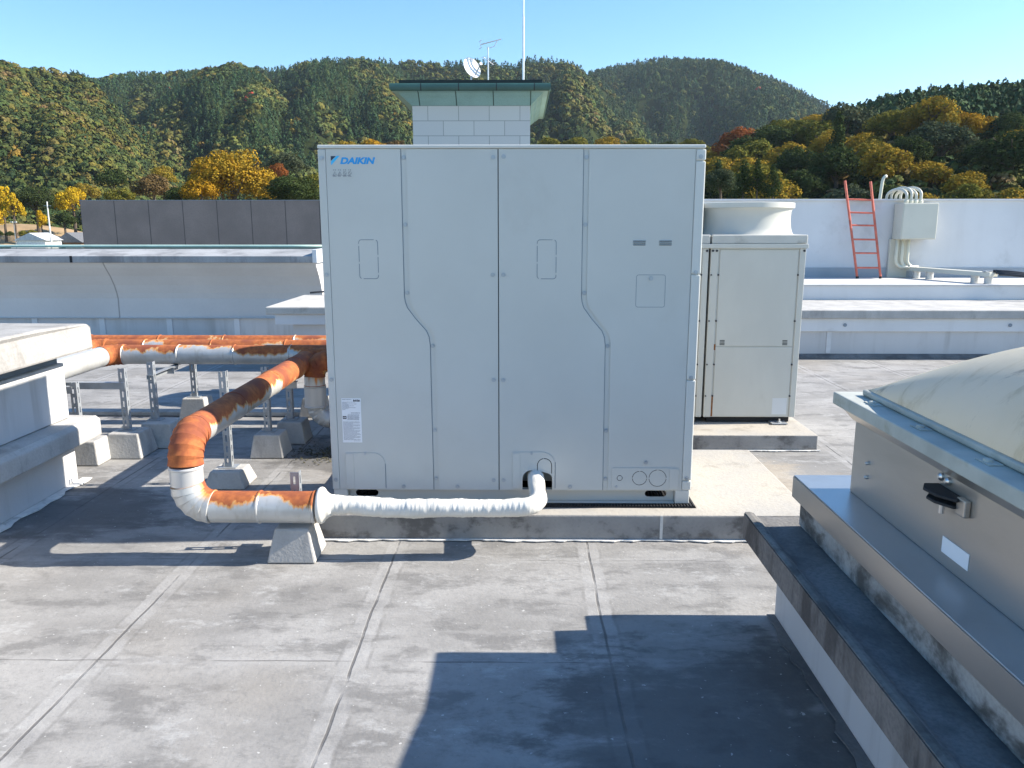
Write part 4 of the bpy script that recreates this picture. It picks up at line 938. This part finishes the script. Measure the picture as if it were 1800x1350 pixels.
for h in H.values():
    lo, hi = int(h.px[0]), int(h.px[-1]); xs = np.arange(lo, hi + 1, 9.0); ts = np.linspace(0, 1.35, 44); b0 = len(HV)
    PXg, Tg = np.meshgrid(xs, ts); X, Y, Z = h.xyz(PXg, Tg); n_ = len(xs)
    HV += list(zip(X.ravel().tolist(), Y.ravel().tolist(), Z.ravel().tolist()))
    for j in range(len(ts) - 1):
        for i in range(n_ - 1): q_ = b0 + j * n_ + i; HF.append((q_, q_ + 1, q_ + n_ + 1, q_ + n_))
hill_me.from_pydata(HV, [], HF); tag(link_mesh('hills', hill_me, M['hill'], smooth=True), kind='structure')

# crowns of the far woods: many small leafy crowns merged in one mesh per wood
def clump(n, conifer, seed):
    """small far crown: n leaf-clump faces on a lobed dome or a cone"""
    r_ = np.random.default_rng(seed); d = r_.normal(size=(n, 3)); d /= np.linalg.norm(d, axis=1)[:, None]
    if conifer:
        h = r_.uniform(0, 1, n) ** 1.3; a = r_.uniform(0, 6.28, n); w_ = (1 - h) ** .8 * .85 + .06; d = np.stack([np.cos(a), np.sin(a), np.full(n, .45)], 1)
        c = np.stack([np.cos(a) * w_, np.sin(a) * w_, -.9 + 2.5 * h], 1) * r_.uniform(.8, 1.1, (n, 1))
    else:
        d[:, 2] = np.where(d[:, 2] < -.35, -d[:, 2], d[:, 2]); L = r_.normal(size=(9, 3)); L /= np.linalg.norm(L, axis=1)[:, None]
        near = np.max(d @ L.T, axis=1); c = d * (.70 + .36 * np.clip((near - .55) / .45, 0, 1) ** .7)[:, None]; c[:, 2] *= .85
    d = d / np.linalg.norm(d, axis=1)[:, None]; nr = d + r_.normal(0, .22, (n, 3)); nr /= np.linalg.norm(nr, axis=1)[:, None]
    u = np.cross(nr, r_.normal(size=(n, 3))); u /= np.linalg.norm(u, axis=1)[:, None]; v = np.cross(nr, u); s_ = r_.uniform(.20, .36, n)[:, None] * (.8 if conifer else 1)
    return np.stack([c - u * s_, c - v * s_ * .8, c + u * s_, c + v * s_ * .8], 1).reshape(-1, 3)
NQ = 54
PC, PB = [clump(NQ, True, 300 + i) for i in range(12)], [clump(NQ, False, 400 + i) for i in range(12)]
PAL = {'olive': (.098, .096, .025), 'green': (.070, .088, .026), 'dark': (.040, .060, .022), 'cedar': (.031, .060, .027), 'grey': (.092, .096, .046), 'gold': (.165, .125, .026), 'orange': (.21, .105, .025), 'red': (.24, .05, .035), 'brown': (.13, .10, .04)}
def wood(name, h, n, rad, pick, gain=1.0, t0=.02, t1=1.06, lo=None, hi=None, seed=5, label=None):
    r_ = np.random.default_rng(seed); lo = h.px[0] if lo is None else lo; hi = h.px[-1] if hi is None else hi
    px_ = r_.uniform(lo, hi, n); t_ = r_.uniform(t0, t1, n); X, Y, Z = h.xyz(px_, t_)
    keep = h.ridge_z(px_) > GZ - 2; px_, t_, X, Y, Z = px_[keep], t_[keep], X[keep], Y[keep], Z[keep]; n = len(px_)
    n1, n2, n3 = vnoise(seed + 50), vnoise(seed + 51), vnoise(seed + 52)
    A_, B_, C_ = n1(px_ / 46, t_ * 7), n2(px_ / 17, t_ * 16), n3(px_ / 120, t_ * 3)
    NV = NQ * 4; Vs = np.empty((n, NV, 3)); Cs = np.empty((n, NV, 4))
    for i in range(n):
        kind, con = pick(A_[i], B_[i], C_[i], t_[i], px_[i], r_); s_ = rad * r_.uniform(.62, 1.3) * (.8 if con else 1.0)
        P_ = (PC if con else PB)[r_.integers(12)]; a = r_.uniform(0, 6.28); ca, sa = math.cos(a), math.sin(a)
        V = np.stack([P_[:, 0] * ca - P_[:, 1] * sa, P_[:, 0] * sa + P_[:, 1] * ca, P_[:, 2]], 1) * s_ * np.array([1, 1, r_.uniform(.8, 1.2)])
        Vs[i] = V + np.array([X[i], Y[i], Z[i] + s_ * .55])
        c_ = np.array(PAL[kind]) * gain * r_.uniform(.8, 1.22) * np.array([r_.uniform(.85, 1.18), 1, r_.uniform(.85, 1.15)])
        Cs[i, :, :3] = c_ * np.repeat(r_.uniform(.85, 1.15, (NQ, 1)), 4, 0); Cs[i, :, 3] = 1
    me = bpy.data.meshes.new(name); nv, nf = n * NV, n * NQ
    me.vertices.add(nv); me.vertices.foreach_set("co", Vs.reshape(-1)); me.loops.add(nf * 4); me.loops.foreach_set("vertex_index", np.arange(nf * 4, dtype=np.int32))
    me.polygons.add(nf); me.polygons.foreach_set("loop_start", np.arange(0, nf * 4, 4, dtype=np.int32)); me.update(calc_edges=True)
    at_ = me.color_attributes.new("tint", 'FLOAT_COLOR', 'POINT'); at_.data.foreach_set("color", Cs.reshape(-1)); me.validate()
    return tag(link_mesh(name, me, M['forest']), label, kind='stuff')
def pick_left(a, b, c, t, px_, r_):
    u = r_.random()
    if b > .90 and u < .75 - .7 * t: return ('gold', False)
    if b < .05 and u < .45 - .4 * t: return (r_.choice(['red', 'orange']), False)
    if a > .64: return ('dark' if u < .6 else 'green', u < .4)
    if a < .22: return ('brown' if u < .3 else 'olive', False)
    return (('olive', 'green', 'olive', 'green', 'dark', 'dark')[int(u * 6)], False)
def pick_back(a, b, c, t, px_, r_):
    u = r_.random()
    if b > .92 and u < .5 - .4 * t: return ('gold' if u < .35 else 'orange', False)
    if b < .04 and u < .22: return ('red', False)
    if a > .50: return ('cedar' if u < .7 else 'dark', True)
    if a < .22: return ('brown' if u < .12 else 'olive' if u < .7 else 'green', False)
    return (('green', 'dark', 'olive', 'green', 'dark')[int(u * 5)], u > .7)
def pick_far(a, b, c, t, px_, r_):
    u = r_.random()
    if b > .92 and u < .4: return ('olive', False)
    if b < .03 and u < .3: return ('red', False)
    return ('cedar' if u < .75 else 'dark' if u < .93 else 'green', u < .9)
wood('forest', H['left'], 7000, 2.5, pick_left, gain=.84, lo=-120, seed=61)
wood('forest', H['lobe'], 5500, 3.2, pick_back, seed=66)
wood('forest', H['ridge'], 5500, 3.5, pick_back, seed=67)
wood('forest', H['back'], 8500, 3.9, pick_back, lo=140, seed=62, t0=.15)
wood('forest', H['far'], 9500, 4.6, pick_far, hi=1560, seed=63, t0=.1)
wood('forest', H['right'], 2400, 2.5, lambda a, b, c, t, p, r_: ('cedar' if r_.random() < .7 else 'dark', r_.random() < .8), t0=.50, t1=1.04, lo=1440, hi=2000, seed=64)
wood('undergrowth', H['right'], 2600, 1.5, lambda a, b, c, t, p, r_: (('dark', 'green', 'olive', 'brown', 'olive')[int(r_.random() * 5)], False), t0=.02, t1=.95, lo=1200, hi=2000, seed=65)

# ---------------------------------------------------------------- individual trees
def crown_mesh(name, n_leaf, leaf, lobes, seed, conifer=False, flat=.8, openness=.0):
    """unit crown (radius about 1): leaf clumps spread over the skins of many small lobes"""
    r_ = np.random.default_rng(seed); cs = []; rs = []
    if conifer:
        for i in range(lobes):
            f = i / lobes; k_ = 5 if f < .8 else 2
            z_ = -.9 + 2.6 * f; rr = .95 * (1 - f) ** .85 + .05
            a = r_.uniform(0, 6.28); q = r_.uniform(.35, .8); cs.append((rr * q * math.cos(a), rr * q * math.sin(a), z_)); rs.append(.20 + .30 * rr)
    else:
        cs.append((0, 0, 0)); rs.append(.55)
        for i in range(lobes):
            v = r_.normal(size=3); v /= np.linalg.norm(v); v[2] = abs(v[2]) * 1.35 - .62; q = r_.uniform(.45, .78)
            out_ = i % 5 == 0; q = r_.uniform(.78, .95) if out_ else q; cs.append((v[0] * q, v[1] * q, v[2] * q * flat)); rs.append(r_.uniform(.13, .22) if out_ else r_.uniform(.20, .36))
    cs = np.array(cs); rs = np.array(rs); w_ = rs ** 2; k_ = r_.choice(len(rs), n_leaf, p=w_ / w_.sum())
    d = r_.normal(size=(n_leaf, 3)); d[:, 2] = d[:, 2] * .9 + .25; d /= np.linalg.norm(d, axis=1)[:, None]
    c = cs[k_] + d * (rs[k_] * r_.uniform(.72, 1.08, n_leaf))[:, None]
    nrm = d + r_.normal(0, .42, (n_leaf, 3)); nrm /= np.linalg.norm(nrm, axis=1)[:, None]
    up = np.tile([[0.3, .2, 1.0]], (n_leaf, 1)) + r_.normal(0, .5, (n_leaf, 3)); u = np.cross(up, nrm); u /= np.linalg.norm(u, axis=1)[:, None]; v = np.cross(nrm, u)
    s_ = leaf * r_.uniform(.6, 1.4, n_leaf)[:, None]; e = r_.uniform(.6, 1.0, (n_leaf, 1))
    V = np.stack([c - u * s_, c - v * s_ * e + nrm * s_ * .2, c + u * s_, c + v * s_ * e + nrm * s_ * .25], 1).reshape(-1, 3)
    me = bpy.data.meshes.new(name); me.vertices.add(len(V)); me.vertices.foreach_set("co", V.reshape(-1)); nf = n_leaf
    me.loops.add(nf * 4); me.loops.foreach_set("vertex_index", np.arange(nf * 4, dtype=np.int32)); me.polygons.add(nf); me.polygons.foreach_set("loop_start", np.arange(0, nf * 4, 4, dtype=np.int32)); me.update(calc_edges=True); me.validate()
    me.materials.append(None); return me
def trunk_mesh(seed):
    r_ = random.Random(seed); mb = MB(); mb.tube([(0, 0, -2.2), (.03, .02, -1.2), (.0, .03, -.5), (.04, 0, .1)], [.11, .085, .07, .04], 8)
    for i in range(6):
        a = i * 1.05 + r_.uniform(-.3, .3); z0 = r_.uniform(-.9, -.2); l_ = r_.uniform(.5, .75)
        mb.tube([(0, 0, z0), (.3 * l_ * math.cos(a), .3 * l_ * math.sin(a), z0 + .28), (l_ * math.cos(a), l_ * math.sin(a), z0 + .65)], [.04, .028, .012], 6)
    me = bpy.data.meshes.new('trunk'); me.from_pydata(mb.v, [], mb.f); me.materials.append(M['bark']); return me
CB = [crown_mesh('crown', 5200, .042, 34, 100 + i) for i in range(6)]
CBig = [crown_mesh('crown', 17000, .025, 54, 140 + i, flat=.9) for i in range(2)]
CC = [crown_mesh('crown', 1700, .075, 34, 120 + i, conifer=True) for i in range(3)]
CT = [crown_mesh('crown', 1900, .065, 22, 160 + i, flat=1.0) for i in range(2)]
TM = [trunk_mesh(i) for i in range(3)]
def tree(name, label, X, Y, Zc, rad, zr, colour, mesh, group, i=0, tm=None):
    """Zc: height of the crown's middle; the trunk runs down from it"""
    t = thing(name, label, 'tree', (X, Y, Zc - 2.2 * zr), group)
    tr_ = bpy.data.objects.new('trunk', tm or TM[i % 3]); S.collection.objects.link(tr_); tr_.parent = t; tr_.location = (0, 0, 2.2 * zr); tr_.scale = (rad, rad, zr)
    c = bpy.data.objects.new('crown', mesh); S.collection.objects.link(c); c.parent = t; c.location = (0, 0, 2.2 * zr); c.rotation_euler = (0, 0, (i * 2.399) % 6.283); c.scale = (rad, rad, zr)
    c.material_slots[0].link = 'OBJECT'; c.material_slots[0].material = LM[colour]; return t
def place(name, label, px_, py_, wpx, r_, colour, mesh, group, i=0, tall=1.0):
    X, Y = polar(px_, r_); rad = wpx / 2 / 1400.0 * Y; return tree(name, label, X, Y, zat(px_, py_, r_), rad, rad * tall, colour, mesh, group, i)
LG = 'trees beyond the left parapet'
place('broadleaf_tree', 'large golden brown tree above the dark granite wall', 420, 312, 152, 150, 'golden', CBig[0], LG, 1, .92)
place('broadleaf_tree', 'small orange tree low on the left of the large golden tree', 366, 330, 64, 146, 'golden', CB[0], LG, 2, .9)
place('broadleaf_tree', 'dark glossy evergreen tree above the right end of the granite wall', 522, 336, 120, 140, 'dark green', CBig[1], LG, 3, .62)
place('broadleaf_tree', 'grey green tree behind the dark evergreen by the big unit edge', 515, 288, 78, 210, 'grey-green', CB[1], LG, 4, .8)
place('broadleaf_tree', 'rust red tree between the golden tree and the grey green one', 502, 300, 36, 190, 'rust-red', CB[2], LG, 5, 1.2)
place('broadleaf_tree', 'olive tree half hidden at the left edge of the big unit', 558, 322, 60, 170, 'olive', CB[4], LG, 6, .9)
place('broadleaf_tree', 'brown leaved tree left of the large golden tree', 284, 328, 74, 190, 'brown', CB[3], LG, 7, .85)
place('broadleaf_tree', 'ochre tree behind the brown one left of the golden tree', 302, 308, 50, 230, 'ochre', CB[5], LG, 8, .9)
place('broadleaf_tree', 'olive yellow bush low over the granite wall', 226, 344, 60, 170, 'olive', CB[0], LG, 9, .7)
place('broadleaf_tree', 'dark evergreen in the hollow above the middle of the granite wall', 216, 312, 56, 250, 'dark green', CB[1], LG, 10, .9)
place('broadleaf_tree', 'dark green tree at the lower left foot of the golden tree', 330, 342, 66, 160, 'dark green', CB[2], LG, 11, .6)
place('broadleaf_tree', 'bright orange tree above the left end of the granite wall', 142, 352, 58, 240, 'yellow', CB[3], LG, 12, 1.15)
place('broadleaf_tree', 'ochre tree on the slope behind the bright orange tree', 165, 335, 52, 300, 'ochre', CB[4], LG, 13, .8)
place('broadleaf_tree', 'large dark olive evergreen between the yellow trees', 78, 350, 78, 250, 'dark green', CBig[0], LG, 14, .85)
place('ginkgo_tree', 'tall yellow tree behind the leftmost one, near the photo corner', 20, 350, 44, 245, 'yellow', CT[0], LG, 15, 1.5)
place('ginkgo_tree', 'yellow green tree right of the tall yellow one', 38, 362, 36, 235, 'yellow', CT[1], LG, 16, 1.55)
place('ginkgo_tree', 'golden yellow tree cut by the left edge of the photo', -2, 378, 40, 225, 'yellow', CT[0], LG, 17, 1.3)
place('ginkgo_tree', 'slim pale yellow tree above the white roofed house', 84, 386, 24, 235, 'yellow', CT[1], LG, 18, 1.6)
place('broadleaf_tree', 'dark low tree beside the house under the granite wall edge', 124, 385, 44, 232, 'dark green', CB[5], LG, 19, .8)
for k_, (px_, w_) in enumerate(((7, 19), (27, 17), (51, 19), (66, 20))):
    X, Y = polar(px_, 232); t = thing('round_shrub', ['leftmost clipped round shrub in front of the dry field', 'second clipped round shrub from the left before the field', 'round shrub just left of the white roofed house', 'shrub behind the white roofed house roof'][k_], 'shrub', (X, Y, zat(px_, 417, 232)), 'clipped shrubs by the field')
    c = bpy.data.objects.new('foliage', CB[k_]); S.collection.objects.link(c); c.parent = t; rr = w_ / 2 / 1400 * Y; c.location = (0, 0, rr * .7); c.scale = (rr, rr, rr * .85); c.material_slots[0].link = 'OBJECT'; c.material_slots[0].material = LM['dark green' if k_ < 2 else 'olive']
CG = 'trees behind the big unit'
for k_, (px_, py_, w_, r_, col, lab) in enumerate(((620, 262, 60, 260, 'ochre', 'ochre tree top showing just above the big unit, left of the tower'), (665, 258, 56, 265, 'golden', 'golden tree top just above the big unit beside the tower'), (705, 258, 50, 270, 'brown', 'brown tree top touching the left side of the tower'),
        (965, 256, 56, 300, 'olive', 'olive tree top just right of the tower above the big unit'), (1012, 254, 60, 300, 'olive', 'second olive tree top right of the tower above the big unit'), (1062, 256, 58, 305, 'ochre', 'dull ochre tree top above the big unit, right half'), (1110, 258, 60, 305, 'olive', 'third olive tree top right of the tower'), (1160, 262, 58, 310, 'dark green', 'dark tree top above the big unit near its right corner'), (1205, 258, 60, 310, 'olive', 'olive tree top over the right corner of the big unit'))):
    place('broadleaf_tree', lab, px_, py_, w_, r_, col, CB[k_ % 6], CG, k_, .7)
# right hillside: rows of single trees up the slope
RG = 'autumn trees on the right hillside'
hr = H['right']; rr_ = random.Random(12); cells = []
def place_word(px_):
    for lim, wd in ((1290, 'beside the big unit corner'), (1390, 'above the ivory condenser'), (1470, 'left of the ladder'), (1545, 'above the orange ladder'), (1600, 'above the bent vent pipe'), (1660, 'above the junction box'), (1730, 'right of the junction box'), (5000, 'at the right photo edge')):
        if px_ < lim: return wd
cnt = 0
for row, (t_, step) in enumerate(((.80, 40), (.68, 50), (.59, 56), (.50, 60), (.40, 62), (.30, 66), (.21, 70), (.12, 72), (.05, 74))):
    px_ = 1228 + rr_.uniform(0, step)
    while px_ < 1850:
        tj = min(.9, max(.03, t_ + rr_.uniform(-.04, .04))); X, Y, Z = [float(q) for q in hr.xyz(np.array(px_), np.array(tj))]
        rpx = step * rr_.uniform(.60, .90); rad = rpx / 1400 * Y
        if tj > .48 and px_ > 1470: px_ += step; continue
        if float(hr.ridge_z(np.array(px_))) > GZ + 3 or tj < .35:
            left = px_ < 1450 and tj < .35; u = rr_.random()
            if left: col = 'dark green' if u < .55 else 'olive' if u < .85 else 'ochre'
            elif tj > .55: col = 'ochre' if u < .38 else 'olive' if u < .76 else 'dark green' if u < .97 else 'rust-red'
            else: col = 'ochre' if u < .46 else 'golden' if u < .54 else 'olive' if u < .74 else 'grey-green' if u < .84 else 'dark green' if u < .99 else 'rust-red'
            con = left and rr_.random() < .4
            hw = 'low' if tj < .3 else 'halfway up' if tj < .6 else 'high up'
            lab = f"{'dark pointed conifer' if con else col + ' broadleaf tree'} {hw} the right hillside, {place_word(px_)}"
            if con: tree('conifer_tree', lab, X, Y, Z + rad * .7, rad * .5, rad * .75, 'dark green', CC[cnt % 3], RG, cnt)
            else: tree('broadleaf_tree', lab, X, Y, Z + rad * .75, rad, rad * rr_.uniform(.72, .92), col, CB[cnt % 6], RG, cnt)
            cnt += 1
        px_ += step * rr_.uniform(.8, 1.2)
place('broadleaf_tree', 'grey green rounded tree at the right edge of the big unit', 1256, 318, 62, 100, 'grey-green', CBig[1], RG, 5, .95)
for k_, (px_, py_, w_) in enumerate(((1294, 300, 36), (1318, 296, 34), (1345, 305, 34))):
    place('conifer_tree', ['first dark conifer right of the grey green tree', 'second dark conifer right of the grey green tree', 'third dark conifer, nearest the condenser cowl'][k_], px_, py_ + 20, w_, 112, 'dark green', CC[k_], RG, k_, 1.15)

# field mound, houses, poles below the left hill
mb = MB(); vs = []; n = 24
X0, Y0 = polar(30, 275); m = 6
for j in range(m):
    r_ = 34 * (1 - j / (m - 1)) + .01
    for i in range(n): a = 6.2832 * i / n; vs.append((X0 + r_ * 1.2 * math.cos(a), Y0 + r_ * .8 * math.sin(a), GZ - .5 + 8.8 * math.sin(j / (m - 1) * math.pi / 2)))
fs = [(j * n + i, j * n + (i + 1) % n, (j + 1) * n + (i + 1) % n, (j + 1) * n + i) for j in range(m - 1) for i in range(n)]
mb.add(vs, fs); tag(mb.build('mound', M['mound'], None, smooth=True), kind='structure')
def house(label, px_, r_, wd, dp, wall_h, roof_h, rm, wm, rot=0, skirt=True):
    X, Y = polar(px_, r_); t = thing('house', label, 'house', (X, Y, GZ))
    a, b = wd / 2, dp / 2
    wl = MB().box(X - a, X + a, Y - b, Y + b, GZ, GZ + wall_h).build('wall', wm, t)
    e = .6
    rf = MB().prism([(X - a - e, GZ + wall_h + .02), (X + a + e, GZ + wall_h + .02), (X, GZ + wall_h + roof_h)], 'y', Y - b - .4, Y + b + .4).build('roof', rm, t)
    if skirt:
        MB().prism([(Y - b - 1.5, GZ + wall_h * .50), (Y - b - 1.5, GZ + wall_h * .50 + .15), (Y - b - .01, GZ + wall_h * .50 + .95), (Y - b - .01, GZ + wall_h * .5)], 'x', X - a - .9, X + a + .5).build('lower_roof', rm, t)
    mb = MB()
    wn = MB().box(X - a * .35, X + a * .3, Y - b - .05, Y - b - .01, GZ + wall_h * .12, GZ + wall_h * .36).build('window', M['seam'], t)
    return t
house('white house with pale gabled roof at far left below the hill', 78, 222, 6.6, 7, 4.2, 1.75, M['houseroof'], M['plaster'])
house('dark tiled timber house half hidden by the granite wall', 142, 226, 6.0, 7, 3.6, 2.4, M['darkroof'], M['timber'], skirt=True)
X, Y = polar(113, 224); cp = thing('carport', 'low pale carport roof between the two far houses', 'carport', (X, Y, GZ))
MB().box(X - 2.6, X + 2.6, Y - 2, Y + 2, GZ + 2.75, GZ + 2.95).build('roof', M['houseroof'], cp)
for sx in (-2.3, 2.3): MB().tube([(X + sx, Y - 1.5, GZ), (X + sx, Y - 1.5, GZ + 2.74)], .12, 8).build('post', M['seam'], cp)
X, Y = polar(98, 215); po = thing('utility_pole', 'pale concrete utility pole right of the white house', 'pole', (X, Y, GZ)); MB().tube([(X, Y, GZ), (X, Y, GZ + 13)], [.22, .13], 10).build('pole', M['plaster'], po); MB().box(X - .8, X + .8, Y - .05, Y + .05, GZ + 12, GZ + 12.15).build('crossarm', M['seam'], po)
X, Y = polar(36, 215); sp_ = thing('street_lamp', 'thin street lamp with two white heads before the dry field', 'street lamp', (X, Y, GZ)); MB().tube([(X, Y, GZ), (X, Y, GZ + 8.4)], [.1, .06], 8).build('pole', M['seam'], sp_)
for sx in (-.45, .45): MB().box(X + sx - .28, X + sx + .28, Y - .12, Y + .12, GZ + 8.3, GZ + 8.5).build('lamp_head', M['dish'], sp_)

# ---------------------------------------------------------------- the air
hz = MB().box(-2600, 2600, -40, 2600, GZ - 1, 420).build('haze', None); tag(hz, kind='stuff')
hm = bpy.data.materials.new('haze_air'); hm.use_nodes = True; ht_ = hm.node_tree; ht_.nodes.clear()
ho = ht_.nodes.new("ShaderNodeOutputMaterial"); hv = ht_.nodes.new("ShaderNodeVolumePrincipled"); hv.inputs["Color"].default_value = (.70, .84, 1.0, 1); hv.inputs["Density"].default_value = .00006; hv.inputs["Anisotropy"].default_value = .2
ht_.links.new(hv.outputs[0], ho.inputs["Volume"]); hz.data.materials.append(hm)
